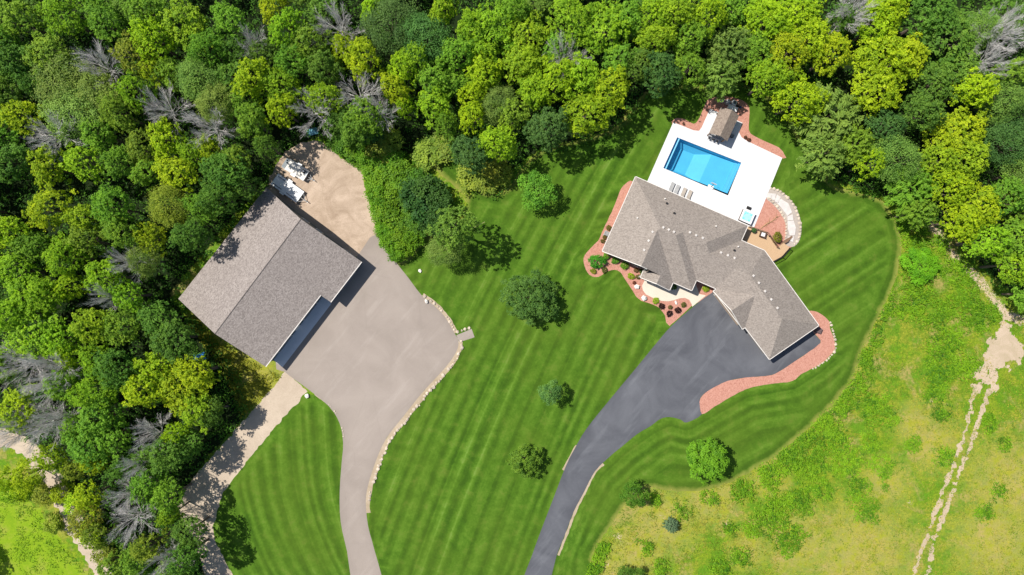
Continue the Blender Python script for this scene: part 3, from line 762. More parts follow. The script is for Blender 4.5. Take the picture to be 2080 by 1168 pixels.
quad(bm, pp(0, 0, .055), pp(0, 1, .055), pp(0, 1, -2.1), pp(0, 0, -2.1)); quad(bm, pp(1, 0, .055), pp(1, 1, .055), pp(1, 1, -1.2), pp(1, 0, -1.2))
obj('basin', bm, M['shell'], pool)
bm = bmesh.new(); quad(bm, pp(.93, 0.002, -.9), pp(.999, .002, -.9), pp(.999, .998, -.9), pp(.93, .998, -.9)); quad(bm, pp(.93, .002, -.9), pp(.93, .998, -.9), pp(.93, .998, -1.3), pp(.93, .002, -1.3))
quad(bm, pp(.975, 0.003, -.5), pp(.998, .003, -.5), pp(.998, .997, -.5), pp(.975, .997, -.5)); quad(bm, pp(.975, .003, -.5), pp(.975, .997, -.5), pp(.975, .997, -.9), pp(.975, .003, -.9))
obj('step', bm, M['shelll'], pool)
bm = bmesh.new(); quad(bm, pp(.0, 0, -.12), pp(1, 0, -.12), pp(1, 1, -.12), pp(0, 1, -.12)); obj('water_surface', bm, M['water'], pool)
bm = bmesh.new(); tube(bm, [pp(.035, .004, -.02), pp(.035, .996, -.02)], .13, 8); obj('cover_roller', bm, M['shelll'], pool)
bm = bmesh.new(); tube(bm, [pp(.0, .001, .06), pp(1, .001, .06)], .05, 4); tube(bm, [pp(.0, .001, .06), pp(0, .999, .06)], .05, 4); obj('coping', bm, plain('dark_blue_track', (.03, .09, .2), .5), pool)

def thing_at(name, px, py, label, cat, group=None, rz=0, z=0, zz=0):
    p = W(px, py, zz); return empty(name, (p.x, p.y, z), rz, label, cat, group)
HA = math.atan2(-99.5, 228)    # house axis (photo right-down)
# basketball hoop of the pool
t = thing_at('pool_hoop', 1443, 380, 'small white pool basketball hoop standing at the pool edge', 'pool hoop', rz=HA, z=.06)
obj('base', B(((0, 0, .12), (1.0, .55, .24)), bev=.05), M['white'], t)
bm = bmesh.new(); tube(bm, [(0, 0, .2), (0, .1, 1.1), (0, .35, 1.35)], .05, 8); obj('pole', bm, M['black_m'], t)
obj('backboard', B(((0, .4, 1.45), (1.0, .05, .7)), bev=.02), M['white'], t)
bm = bmesh.new(); tube(bm, [(.22*math.cos(a), .66+.22*math.sin(a), 1.25) for a in np.linspace(0, 2*math.pi, 14)], .02, 5); obj('ring', bm, plain('dark_steel', (.05, .06, .08), .4), t)

# loungers
def lounger(fab):
    t = empty('sun_lounger')
    obj('frame', B(((0, 0, .26), (.66, 1.25, .05)), ((0, -.62, .26), (.66, .05, .07)), bev=.01), M['greym'], t)
    for sx in (-.28, .28):
        for sy in (-.75, .55): obj('leg', B(((sx, sy, .125), (.05, .05, .25))), M['greym'], t)
    obj('seat', B(((0, -.2, .32), (.62, 1.2, .08)), bev=.03), fab, t)
    bb = B(((0, 0, 0), (.62, .75, .08)), bev=.03); bmesh.ops.rotate(bb, verts=bb.verts[:], cent=(0, -.37, 0), matrix=Matrix.Rotation(.45, 3, 'X')); bmesh.ops.translate(bb, verts=bb.verts[:], vec=(0, .77, .33))
    obj('backrest', bb, fab, t)
    return t
def copy_tree(o, parent=None):
    c = o.copy(); C.objects.link(c); c.parent = parent
    for ch in o.children: copy_tree(ch, c)
    return c
l1 = lounger(M['greyfab']); l3 = lounger(M['tanfab'])
LP = [(1364,380,'grey sun lounger nearest the left edge of the white patio'),(1374.5,385,'second sun lounger from the left along the house eave'),(1388,391,'third sun lounger from the left along the house eave'),(1399.5,396,'rightmost sun lounger of the row along the house eave')]
for i, (px, py, lb) in enumerate(LP):
    o = [l1, None, l3, None][i] or copy_tree(l1 if i == 1 else l3)
    o.location = (*W(px, py)[:2], .06); o.rotation_euler[2] = HA+math.pi; tag(o, lb, 'sun lounger', 'sun loungers on the pool patio')

# hot tub
t = thing_at('hot_tub', 1514.5, 441, 'square hot tub with white rim and aqua water at the patio corner', 'hot tub', rz=HA, z=.06)
bm = bmesh.new(); box(bm, (0, 0, .42), (2.15, 2.1, .84), bev=.06); obj('cabinet', bm, plain('dark_cabinet', (.12, .09, .08), .7), t)
bm = bmesh.new()
for c_, s_ in (((0, .93, .88), (2.2, .28, .1)), ((0, -.93, .88), (2.2, .28, .1)), ((.96, 0, .88), (.28, 1.6, .1)), ((-.96, 0, .88), (.28, 1.6, .1))): box(bm, c_, s_, bev=.03)
obj('rim', bm, M['white'], t)
obj('basin', B(((0, 0, .845), (1.7, 1.6, .03))), M['aqua'], t)
bm = bmesh.new()
for c_ in ((-.5, -.5, .87), (.5, -.5, .87), (.5, .5, .87)): cyl(bm, c_, .14, .03, 14)
obj('seat', bm, plain('tub_seat', (.12, .45, .5), .5), t)
bm = bmesh.new(); tube(bm, [(-.6, .1, .9), (-.55, .5, .9), (-.1, .55, .9)], .04, 6); obj('handrail', bm, M['blue'], t)
t = thing_at('step_stool', 1520.5, 422, 'dark plastic step beside the hot tub', 'step', rz=HA, z=.06)
obj('tread', B(((0, 0, .3), (.75, .3, .06)), ((0, -.2, .15), (.75, .25, .05)), bev=.01), M['black_m'], t)
for s in (-.33, .33): obj('leg', B(((s, -.05, .15), (.05, .5, .3))), M['black_m'], t)

# pavilion with bar
PVE = 2.75
vTL, vTR, vBL, vBR = W(1464,218,PVE), W(1501.5,234.8,PVE), W(1440.5,270.5,PVE), W(1477.5,287,PVE)
t = empty('pool_pavilion', (*((vTL+vBR)/2)[:2], .06), label='small open pavilion with brown gable roof at the top of the pool patio', cat='pavilion'); po = Vector(t.location)
rT = (vTL+vTR)/2+Vector((0, 0, 1.1)); rB = (vBL+vBR)/2+Vector((0, 0, 1.1))
bm = bmesh.new(); quad(bm, vTL-po, rT-po, rB-po, vBL-po); quad(bm, rT-po, vTR-po, vBR-po, rB-po)
dz = Vector((0, 0, -.15)); quad(bm, vTL-po+dz, vBL-po+dz, rB-po+dz, rT-po+dz); quad(bm, rT-po+dz, rB-po+dz, vBR-po+dz, vTR-po+dz)
for a, b_ in ((vTL, rT), (rT, vTR), (vBL, rB), (rB, vBR), (vTL, vBL), (vTR, vBR)): quad(bm, a-po, b_-po, b_-po+dz, a-po+dz)
bmesh.ops.remove_doubles(bm, verts=bm.verts[:], dist=.001); obj('roof', bm, m_shingle('pavilion_shingles', (.17, .13, .11), (.25, .20, .165), (.31, .255, .21), rot=-1.16), t)
ux = (vTR-vTL).normalized(); uy = (vBL-vTL).normalized(); pa = math.atan2(ux.y, ux.x)
for a, s1, s2 in ((vTL, 1, 1), (vTR, -1, 1), (vBL, 1, -1), (vBR, -1, -1)):
    c = a+ux*.35*s1+uy*.4*s2-po; obj('post', B(((c.x, c.y, 1.3), (.2, .2, 2.6), pa)), M['deckrail'], t)
c = vTL+ux*(vTR-vTL).length*.5+uy*1.0-po; obj('back_wall', B(((c.x, c.y, 1.2), ((vTR-vTL).length-.9, .12, 2.4), pa)), M['siding'], t)
c = vBL+ux*(vTR-vTL).length*.42-uy*.35-po
obj('bar_counter', B(((c.x, c.y, 1.02), (2.3, .5, .08), pa), ((c.x, c.y, .5), (2.1, .3, 1.0), pa), bev=.01), plain('grey_stone_bar', (.33, .33, .34), .5), t)
for k_, (s, lb) in enumerate([(-.75, 'bar stool at the left end of the pavilion bar'), (.0, 'middle bar stool at the pavilion bar'), (.75, 'bar stool at the right end of the pavilion bar')]):
    c = vBL+ux*((vTR-vTL).length*.42+s)+uy*.12
    st = empty('bar_stool', (c.x, c.y, .06), pa, lb, 'bar stool', 'bar stools at the pavilion')
    bm = bmesh.new(); cyl(bm, (0, 0, .74), .2, .07, 14); obj('seat', bm, M['black_m'], st)
    for sx in (-.13, .13):
        for sy in (-.13, .13): obj('leg', B(((sx, sy, .36), (.035, .035, .72))), M['greym'], st)
    obj('backrest', B(((0, -.19, .95), (.36, .04, .3)), bev=.01), M['black_m'], st)
t = thing_at('trash_bin', 1484.5, 277.5, 'dark box bin in the shade beside the pavilion', 'bin', rz=pa, z=.06)
obj('bin_body', B(((0, 0, .35), (.6, .45, .7)), bev=.03), M['black_m'], t); obj('lid', B(((0, 0, .73), (.64, .5, .06)), bev=.02), M['greym'], t)
# pool equipment behind the pavilion
t = thing_at('sand_filter', 1476, 209, 'pale round pool filter tank behind the pavilion', 'pool filter', z=.02)
bm = bmesh.new(); cyl(bm, (0, 0, .5), .42, .8, 20); cyl(bm, (0, 0, .98), .42, .18, 20, .16); obj('tank', bm, M['greyfab'], t)
bm = bmesh.new(); cyl(bm, (0, 0, 1.12), .12, .14, 12); tube(bm, [(0, 0, 1.12), (.5, -.1, 1.1), (.55, -.1, .1)], .05, 8); obj('valve', bm, M['white'], t)
t = thing_at('pool_heater', 1489, 211, 'white and grey pool heater box behind the pavilion', 'pool heater', rz=pa, z=.02)
obj('cabinet', B(((0, 0, .45), (.75, .8, .9)), bev=.04), M['white'], t); obj('grille', B(((0, 0, .93), (.5, .55, .05))), M['greym'], t)
t = thing_at('storage_box', 1486, 221, 'long white deck storage box against the pavilion', 'storage box', rz=pa, z=.02)
obj('box_body', B(((0, 0, .3), (1.7, .7, .6)), bev=.04), M['white'], t); obj('lid', B(((0, 0, .64), (1.76, .76, .08)), bev=.03), M['white'], t)
t = thing_at('pool_pump', 1498, 217, 'black pool pump on the red gravel behind the pavilion', 'pool pump', rz=pa, z=.02)
bm = bmesh.new(); cyl(bm, (0, 0, .3), .18, .7, 16, axis='X'); obj('motor', bm, M['black_m'], t); bm = bmesh.new(); cyl(bm, (.45, 0, .3), .17, .4, 14); obj('strainer', bm, plain('dark_blue_plastic', (.03, .06, .2), .4), t)
t = thing_at('utility_cabinet', 1466, 206, 'small white utility cabinet left of the round pool filter', 'cabinet', rz=pa, z=.02)
obj('cabinet_body', B(((0, 0, .4), (.5, .5, .8)), bev=.03), M['white'], t); obj('cabinet_door', B(((0, -.26, .4), (.42, .03, .7))), M['greyfab'], t)

# deck
DZ = .75
dpoly = [(1498,470),(1521,459.5),(1557,472),(1563,479),(1579,503),(1592,493.5),(1604,503),(1589,521),(1567,533),(1545,512),(1508,494)]
dk = thing_at('wooden_deck', 1550, 500, 'orange-tan wooden deck at the house corner above the flagstone path', 'deck')
do = Vector(dk.location)
dw = [tuple(W(x, y, DZ)[:2]) for x, y in dpoly]
o = sheet('floor', [tuple(np.array(p)-np.array(do[:2])) for p in dw], DZ, M['deck'], kind=None, thick=.25); o.parent = dk
bm = bmesh.new()
def rail(bm, a, b, z=DZ, h=.95):
    a, b = Vector(a), Vector(b); L = (b-a).length; k = max(1, round(L/1.5))
    tube(bm, [a+Vector((0, 0, h)), b+Vector((0, 0, h))], .06, 4); tube(bm, [a+Vector((0, 0, .12)), b+Vector((0, 0, .12))], .03, 4)
    for i in range(k+1):
        p = a.lerp(b, i/k); box(bm, (p.x, p.y, p.z+h/2-.1), (.1, .1, h+.2))
    for i in range(int(L/.14)):
        p = a.lerp(b, (i+.5)/int(L/.14)); box(bm, (p.x, p.y, p.z+h/2), (.025, .025, h-.1))
rp = [W(x, y, DZ)-do for x, y in [(1521,461),(1556,473),(1562,480),(1578,503)]]
for a, b_ in zip(rp, rp[1:]): rail(bm, a, b_)
obj('railing', bm, M['deckrail'], dk)
bm = bmesh.new(); rp = [W(x, y, DZ)-do for x, y in [(1603,504),(1588,521),(1568,532)]]
for a, b_ in zip(rp, rp[1:]): rail(bm, a, b_)
obj('railing', bm, M['black_m'], dk)
for i in range(4):
    p = W(1590-i*-3.5, 500-i*2.8-6, 0)-do
    obj('stair_tread', B(((p.x, p.y, DZ-.15*(i+1)), (1.7, .33, .05), HA+.95)), M['deckrail'], dk)
t = thing_at('planter', 1529, 468.5, 'round dark planter with green plant on the wooden deck', 'planter', z=DZ, zz=DZ)
bm = bmesh.new(); cyl(bm, (0, 0, .25), .3, .5, 18, .4); obj('pot', bm, M['black_m'], t)
planter_root = t
t = thing_at('patio_chair', 1548, 477, 'brown wicker chair with white cushion on the wooden deck', 'chair', rz=HA+.1, z=DZ, zz=DZ)
obj('seat', B(((0, 0, .25), (.85, .8, .3)), bev=.04), M['brown'], t); [obj('armrest', B(((q_, 0, .4), (.12, .85, .5)), bev=.03), M['brown'], t) for q_ in (-.45, .45)]
obj('backrest', B(((0, -.42, .5), (1.0, .14, .7)), bev=.03), M['brown'], t); obj('cushion', B(((0, .02, .45), (.72, .65, .14)), bev=.05), M['white'], t)

# condensers
def condenser(px, py, lb, m, s=.9):
    t = thing_at('air_conditioner', px, py, lb, 'air conditioner', rz=HA)
    obj('cabinet', B(((0, 0, .45), (s, s, .8)), ((0, 0, .03), (s+.15, s+.15, .06)), bev=.02), m, t)
    bm = bmesh.new()
    for r_ in (.12, .22, .32, .4): tube(bm, [(r_*math.cos(a), r_*math.sin(a), .87) for a in np.linspace(0, 2*math.pi, 16)], .012, 4)
    obj('fan_guard', bm, M['black_m'], t)
condenser(1660,670.5,'brown air conditioner at the garage end of the house', plain('brown_cabinet', (.16, .11, .11), .6))
condenser(1232,475,'pale air conditioner in the red gravel by the left house wall', M['greyfab'], .8)

# ================================================================== TRAILERS
def trailer(px, py, ang, L, Wd, lb, ramp, slots, side):
    t = thing_at('flatbed_trailer', px, py, lb, 'trailer', 'trailers parked on the sand lot', rz=ang, z=.012)
    obj('bed', B(((0, 0, .62), (L, Wd, .07)), bev=.015), M['white'] if slots else M['cream'], t)
    fr = B(((0, Wd/2, .57), (L, .07, .14)), ((0, -Wd/2, .57), (L, .07, .14)), ((-L/2, 0, .57), (.07, Wd, .14)), ((L/2, 0, .57), (.07, Wd, .14)))
    obj('frame', fr, M['greym'], t)
    if side:
        obj('side_rail', B(((0, Wd/2, .85), (L, .05, .42)), ((0, -Wd/2, .85), (L, .05, .42)), ((L/2, 0, .85), (.05, Wd, .42))), M['white'], t)
    if slots:
        for sx, sy in ((-.28, .33), (.26, .33), (-.28, -.33), (.22, -.33)):
            obj('ski_guide', B(((sx*L, sy*Wd, .685), (L*.32, .14, .06)), bev=.01), M['greym'], t)
        obj('edge_board', B(((.1, Wd*.5-.1, .7), (L*.8, .16, .05)), ((.1, -Wd*.5+.1, .7), (L*.8, .16, .05))), M['white'], t)
    for s in (1, -1):
        wx = -.05*L
        w = bmesh.new(); cyl(w, (wx, s*(Wd/2+.17), .3), .3, .2, 22, axis='Y'); wo_ = obj('wheel', w, M['black_m'], t)
        h_ = bmesh.new(); cyl(h_, (wx, s*(Wd/2+.275), .3), .15, .03, 14, axis='Y'); obj('rim', h_, M['white'], wo_)
        obj('fender', B(((wx, s*(Wd/2+.17), .66), (.85, .3, .05)), ((wx-.42, s*(Wd/2+.17), .55), (.05, .3, .24)), ((wx+.42, s*(Wd/2+.17), .55), (.05, .3, .24)), bev=.015), M['white'], t)
    b = bmesh.new(); tube(b, [(L/2, Wd*.4, .52), (L/2+1.0, 0, .5)], .05, 6); tube(b, [(L/2, -Wd*.4, .52), (L/2+1.0, 0, .5)], .05, 6); tube(b, [(L/2-.4, 0, .52), (L/2+1.45, 0, .5)], .055, 6)
    to = obj('drawbar', b, M['greyfab'], t)
    b = bmesh.new(); tube(b, [(L/2+1.1, .12, .1), (L/2+1.1, .12, .95)], .035, 6); obj('jack', b, M['white'], to)
    b = bmesh.new(); cyl(b, (L/2+1.5, 0, .52), .07, .16, 10); obj('coupler', b, M['white'], to)
    if ramp:
        r_ = B(((-.38, 0, 0), (.76, Wd*.96, .05)), *[((-.1-.18*i, 0, .035), (.04, Wd*.9, .03)) for i in range(4)])
        bmesh.ops.rotate(r_, verts=r_.verts[:], cent=(0, 0, 0), matrix=Matrix.Rotation(-.25, 3, 'Y')); bmesh.ops.translate(r_, verts=r_.verts[:], vec=(-L/2-.02, 0, .66))
        obj('loading_ramp', r_, plain('ramp_grey', (.20, .23, .25), .5), t)
    return t
t = trailer(606, 347, -.56, 4.0, 2.0, 'shorter cream trailer with grey ramp, nearer the trees on the sand lot', True, False, True)
w = bmesh.new(); cyl(w, (0, 0, .12), .33, .2, 22); 
st = thing_at('spare_tyre', 617, 348, 'black spare tyre lying on the deck of the shorter trailer', 'tyre', z=.67, zz=.67); obj('tyre', w, M['black_m'], st)
w = bmesh.new(); cyl(w, (0, 0, .13), .17, .21, 16); obj('rim', w, M['white'], st)
tt = thing_at('tool_chest', 624, 352.5, 'black tool chest at the front of the shorter trailer', 'tool chest', rz=-.56, z=.67, zz=.67)
obj('chest_body', B(((0, 0, .15), (.45, .8, .3)), bev=.02), M['black_m'], tt); obj('lid', B(((0, 0, .32), (.48, .83, .05)), bev=.01), M['greym'], tt)
trailer(586, 383, -.62, 5.6, 2.35, 'longer white flatbed trailer parked along the barn wall', False, True, False)

# ================================================================== STONES
def stone_mesh(seed, flat=.6):
    r = random.Random(seed); bm = bmesh.new(); bmesh.ops.create_icosphere(bm, subdivisions=1, radius=.5)
    for v in bm.verts:
        v.co *= 1+.42*(r.random()-.5); v.co.z *= flat
        v.co.x = max(-.42, min(.42, v.co.x))
    bmesh.ops.translate(bm, verts=bm.verts[:], vec=(0, 0, .22*flat/.6))
    me = bpy.data.meshes.new('stone'); bm.to_mesh(me); bm.free(); return me
SM = [stone_mesh(i) for i in range(6)]
for me in SM: me.materials.append(M['stone'])
SW = [stone_mesh(i+20, .8) for i in range(3)]
for me in SW: me.materials.append(M['stonew'])
def stone(name, me, x, y, sx, sy, sz, lb, cat, group=None, z=0):
    o = link(name, me, None, None, (x, y, z), R.uniform(0, 6.3)); o.scale = (sx, sy, sz); return tag(o, lb, cat, group)
ONES = ['', 'first', 'second', 'third', 'fourth', 'fifth', 'sixth', 'seventh', 'eighth', 'ninth', 'tenth', 'eleventh', 'twelfth', 'thirteenth', 'fourteenth', 'fifteenth', 'sixteenth', 'seventeenth', 'eighteenth', 'nineteenth']
def ordw(n):
    if n < 20: return ONES[n]
    t, o = divmod(n, 10); return ['', '', 'twent', 'thirt', 'fort', 'fift', 'sixt', 'sevent'][t]+('ieth' if o == 0 else 'y-'+ONES[o])
def along(pl, step, w, lb, group, smin, smax, off=0.0, skip=.0, cat='boulder', name='boulder'):
    P = smooth_poly(px2(pl), 8, False); P = np.array(P); seg = np.linalg.norm(np.diff(P, axis=0), axis=1); cum = np.r_[0, np.cumsum(seg)]; s = 0; n_ = 0
    while s < cum[-1]:
        x = np.interp(s, cum, P[:, 0]); y = np.interp(s, cum, P[:, 1]); k = R.uniform(smin, smax)
        if R.random() > skip:
            stone(name, R.choice(SM), x+R.uniform(-w, w), y+R.uniform(-w, w), k, k*R.uniform(.7, 1.1), k*R.uniform(.6, .9), lb.replace('#', ordw(n_+1)), cat, group); n_ += 1
        s += k*step
    return n_
along([(937,694),(936,712),(914,748),(868,800),(828,850),(793,895),(772,940),(756,988),(749,1018)], 1.0, .16, '# pale boulder down the long right side of the tan driveway from the pad', 'boulders edging the tan driveway', .35, .8, skip=.12)
along([(863,603),(886,620),(909,646),(924,672)], 1.15, .08, '# small boulder on the yard edge leading down to the parking pad', 'boulders above the small parking pad', .4, .75, skip=.08)
along([(930,674),(957,664)], 1.2, .05, '# boulder from the left along the top of the little parking pad', 'boulders along the parking pad', .4, .65)
along([(668,822),(690,850),(699,890)], 1.6, .08, '# small stone down the left curve of the tan driveway', 'stones on the left driveway curve', .2, .4, skip=.3)
along([(1566,382),(1583,388),(1600,402),(1614,421),(1622,443),(1625,463),(1622,484),(1612,498)], 1.08, .05, '# rounded border stone from the patio, outer side of the flagstone path', 'border stones outside the flagstone path', .45, .72)
along([(1561,402),(1570,412),(1581,423),(1590,437),(1596,450),(1597,465),(1596,480),(1592,492)], 1.1, .05, '# rounded border stone from the patio, inner side of the flagstone path', 'border stones inside the flagstone path', .4, .62)
along([(1687,655),(1692,675),(1697,695),(1696,712),(1685,726),(1668,739),(1650,750)], 1.1, .06, '# stone from the top, edging the pink gravel beyond the garage', 'stones edging the pink gravel bed', .3, .55)
stone('boulder', SW[0], *W(866,612)[:2], .95, .6, .7, 'white oblong boulder at the upper edge of the tan yard', 'boulder')
stone('boulder', SW[1], *W(624,804)[:2], .95, .85, .8, 'lone pale boulder on grass where gravel track meets tan driveway', 'boulder')
stone('boulder', SW[2], *W(1293,582)[:2], 1.1, 1.0, .9, 'white boulder in the red gravel, upper of two by the walkway', 'boulder')
stone('boulder', SW[0], *W(1308,605)[:2], 1.15, 1.05, 1.0, 'white boulder in the red gravel, lower of two by the walkway', 'boulder')
stone('boulder', SW[1], *W(1373,615)[:2], .95, .45, .4, 'flat white stone in the gravel beside the dark red shrubs', 'boulder')
stone('boulder', SW[2], *W(853,550)[:2], .8, .7, .5, 'small white rock alone on the lawn beside the tan yard', 'boulder')
fl = [[(460,150),(540,160),(510,230),(460,215)],[(520,200),(545,160),(590,165),(570,250),(530,245)],[(580,230),(605,175),(655,210),(620,290),(575,270)],[(610,300),(660,235),(760,300),(810,420),(745,470),(690,390),(640,330)],[(750,480),(820,450),(830,530),(755,535)],[(755,548),(835,540),(865,640),(850,740),(785,740),(755,640)],[(760,760),(840,760),(825,835),(760,810)]]
ords = ['first', 'second', 'third', 'fourth', 'fifth', 'sixth', 'seventh']
for q, w_ in zip(fl, ords):
    P = [W(1490+x/6.87, 370+y/6.87) for x, y in q]; c = sum(P, Vector())/len(P); bm = bmesh.new()
    top = [bm.verts.new((*((v-c)*1.03)[:2], .12)) for v in P]; bot = [bm.verts.new((*((v-c)*1.06)[:2], .0)) for v in P]
    bm.faces.new(top[::-1]); k = len(P)
    for i in range(k): bm.faces.new((bot[i], bot[(i+1) % k], top[(i+1) % k], top[i]))
    bmesh.ops.recalc_face_normals(bm, faces=bm.faces[:]); o = obj('flagstone', bm, M['flag'], None, (c.x, c.y, .012))
    tag(o, '%s pale flagstone from the patio on the curved path' % w_, 'flagstone', 'flagstones of the curved path')

# ================================================================== TREES
def leaves(cen, nrm, along_, L, Wd, tint):
    """rhombic leaf sprays"""
    n = len(cen); nrm = nrm/np.linalg.norm(nrm, axis=1)[:, None]
    t = along_-nrm*np.sum(along_*nrm, axis=1)[:, None]; t /= np.maximum(np.linalg.norm(t, axis=1), 1e-6)[:, None]
    b = np.cross(nrm, t); L = L[:, None]*.5; Wd = Wd[:, None]*.5
    V = np.stack([cen-t*L, cen+b*Wd+t*L*.1, cen+t*L-nrm*L*.25, cen-b*Wd+t*L*.1], axis=1).reshape(-1, 3)
    return V, np.arange(4*n).reshape(n, 4), tint
def rand_dir(n, g):
    v = g.normal(size=(n, 3)); return v/np.linalg.norm(v, axis=1)[:, None]
def crown(seed, Rr=4.2, zc=7.3, hz_=3.6, lobes=26, tufts=15, per=12, tr=.42, ls=.30, lobe_r=(.95, 1.5), soft=False, zlow=-.35):
    g = np.random.default_rng(seed); C_, N_, T_ = [], [], []
    i = 0; dirs = []
    gold = math.pi*(3-math.sqrt(5)); ph = g.uniform(0, 6)
    for i in range(lobes):
        z = 1-(i+.5)/lobes*(1-zlow); r = math.sqrt(max(0, 1-z*z)); a = i*gold+ph+g.uniform(-.35, .35)
        rad = g.uniform(.58, .86) if not soft else g.uniform(.72, .8)
        dirs.append(np.array((r*math.cos(a)*rad*Rr, r*math.sin(a)*rad*Rr, z*rad*hz_)))
    sq = 1+.25*g.uniform(-1, 1); an = g.uniform(0, 3)
    for d in dirs:
        lr = g.uniform(*lobe_r); c = d*(g.uniform(.68, 1.18) if not soft else 1.0); lt = g.normal(0, .2)
        out = d/max(np.linalg.norm(d), .1)
        k = int(tufts*(lr/(sum(lobe_r)/2))**2)+1; td = rand_dir(k*4+8, g); td = td[(td@out > (-.1 if not soft else -.35)) & (td[:, 2] > (-.25 if not soft else -.5))][:k]
        for q in td:
            p = c+q*lr*(g.uniform(.65, 1.05) if g.random() > .16 else g.uniform(1.1, 1.45))*np.array((1, 1, .8)); tt = lt+g.normal(0, .19)
            m = per+int(g.integers(-3, 4)); off = g.normal(size=(m, 3))*tr*np.array((1, 1, .6))*.6
            C_.append(p+off); nn_ = q*.75+np.array((0, 0, 1.05))+g.normal(size=(m, 3))*.5; N_.append(nn_); T_.append(np.full(m, tt)+g.normal(0, .08, m))
    C_ = np.concatenate(C_); N_ = np.concatenate(N_); T_ = np.concatenate(T_); n = len(C_)
    rot = np.array([[math.cos(an), -math.sin(an)], [math.sin(an), math.cos(an)]])
    xy = C_[:, :2]@rot; xy[:, 0] *= sq; C_[:, :2] = xy@rot.T
    C_[:, 2] += zc
    V, F, T_ = leaves(C_, N_, rand_dir(n, g), g.uniform(.7, 1.35, n)*ls*1.25, g.uniform(.7, 1.3, n)*ls*.85, T_+.45)
    return npmesh('crown', V, F, {'tint': ('FACE', T_)}), [tuple(d+np.array((0, 0, zc))) for d in dirs]
def feather_crown(seed, Rr=4.6, zc=6.2, hz_=4.6, nb=60, seglen=.5, ls=.36, droop=.55, wide=.32, zlow=-.15, down=None):
    """branches fan out from the stem, leaf sprays lie along them"""
    g = np.random.default_rng(seed); C_, N_, A_2, T_ = [], [], [], []; tips = []
    gold = math.pi*(3-math.sqrt(5))
    for i in range(nb):
        z = 1-(i+.5)/nb*(1-zlow); r = math.sqrt(1-z*z); a = i*gold+g.uniform(-.2, .2)
        L = Rr*(g.uniform(.78, 1.08)); tilt = g.normal(0, .15)
        d = np.array((r*math.cos(a), r*math.sin(a), z)); tips.append(tuple(d*np.array((L, L, hz_))*.8+np.array((0, 0, zc))))
        side = np.cross(d, (0, 0, 1)); side /= max(np.linalg.norm(side), 1e-3)
        tt = g.normal(0, .13); n = int(L/seglen*5.5)
        s = g.uniform(.35, 1, n)**.75
        p = np.outer(s, d*np.array((L, L, hz_))); p[:, 2] -= droop*(s**2)*L*.28
        sp = g.normal(0, wide, n)*(1.25-s)*L*.36; p += np.outer(sp, side)
        p[:, 2] -= np.abs(sp)*.35; p[:, 2] += zc+g.normal(0, .12, n)
        C_.append(p); N_.append(np.tile(d*.5+np.array((0, 0, .9)), (n, 1))+g.normal(size=(n, 3))*.35)
        A_2.append(np.tile(d*np.array((1, 1, .3)), (n, 1))+np.outer(np.sign(sp)*.6, side)); T_.append(np.full(n, tt)+g.normal(0, .1, n)+.45)
    C_ = np.concatenate(C_); n = len(C_)
    V, F, T_ = leaves(C_, np.concatenate(N_), np.concatenate(A_2), g.uniform(.8, 1.5, n)*ls*1.5, g.uniform(.8, 1.2, n)*ls*.6, np.concatenate(T_))
    return npmesh('crown', V, F, {'tint': ('FACE', T_)}), tips
def bark_mesh(tips, zc, r0=.26, g=None, lim=9, seg=7):
    bm = bmesh.new(); k = R.uniform(-.3, .3)
    tube(bm, [(0, 0, -.1), (k*.4, .1, zc*.35), (k, .2, zc*.7), (k*.8, 0, zc+.6)], [r0*1.35, r0, r0*.75, r0*.35], seg)
    sel = tips[::max(1, len(tips)//lim)][:lim]
    for q in sel:
        z0_ = zc*R.uniform(.45, .8); q = Vector(q); a = Vector((k*.7, .1, z0_)); m = a.lerp(q, .5)+Vector((0, 0, -.3))
        tube(bm, [a, m, q], [r0*.4, r0*.25, r0*.1], 5)
    me = bpy.data.meshes.new('trunk'); bm.to_mesh(me); bm.free(); return me
def dead_meshes(seed, Rr=3.6, h=9.5):
    g = random.Random(seed); bm = bmesh.new(); tr = bmesh.new()
    tube(tr, [(0, 0, -.1), (.2, .1, h*.3), (.1, -.1, h*.64)], [.26, .19, .12], 7)
    def grow(p, d, L, r, lev):
        n = 3; pts = [p]; q = p
        for i in range(n):
            d = (d+Vector((g.gauss(0, .09), g.gauss(0, .09), g.gauss(0, .06)+.03))).normalized(); q = q+d*L/n; pts.append(q)
        tube(bm, pts, [r, r*.8, r*.62, r*.42], 4 if lev else 5)
        if lev >= 3: return
        k = (5, 6, 4)[lev] if lev < 3 else 0
        for i in range(k+1):
            t = .25+.75*(i+.3)/(k+.3) if lev == 0 else g.uniform(.2, 1); a = pts[min(3, int(t*3))].lerp(pts[min(3, int(t*3)+1)], (t*3) % 1)
            side = d.cross(Vector((g.gauss(0, 1), g.gauss(0, 1), g.gauss(0, 1)))).normalized()
            nd = (d*.95+side*g.uniform(.3, .62)+Vector((0, 0, .08))).normalized()
            grow(a, nd, L*g.uniform(.42, .62), r*.52, lev+1)
    for i in range(15):
        a = i*2*math.pi/15*1.0+g.uniform(-.25, .25); el = (.12, .5, .95)[i % 3]+g.uniform(-.1, .2)
        grow(Vector((.1, 0, h*g.uniform(.50, .62))), Vector((math.cos(a)*math.cos(el), math.sin(a)*math.cos(el), math.sin(el))), Rr*g.uniform(.8, 1.2), .065, 0)
    me1 = bpy.data.meshes.new('branches'); bm.to_mesh(me1); bm.free(); me2 = bpy.data.meshes.new('trunk'); tr.to_mesh(me2); tr.free(); return me1, me2

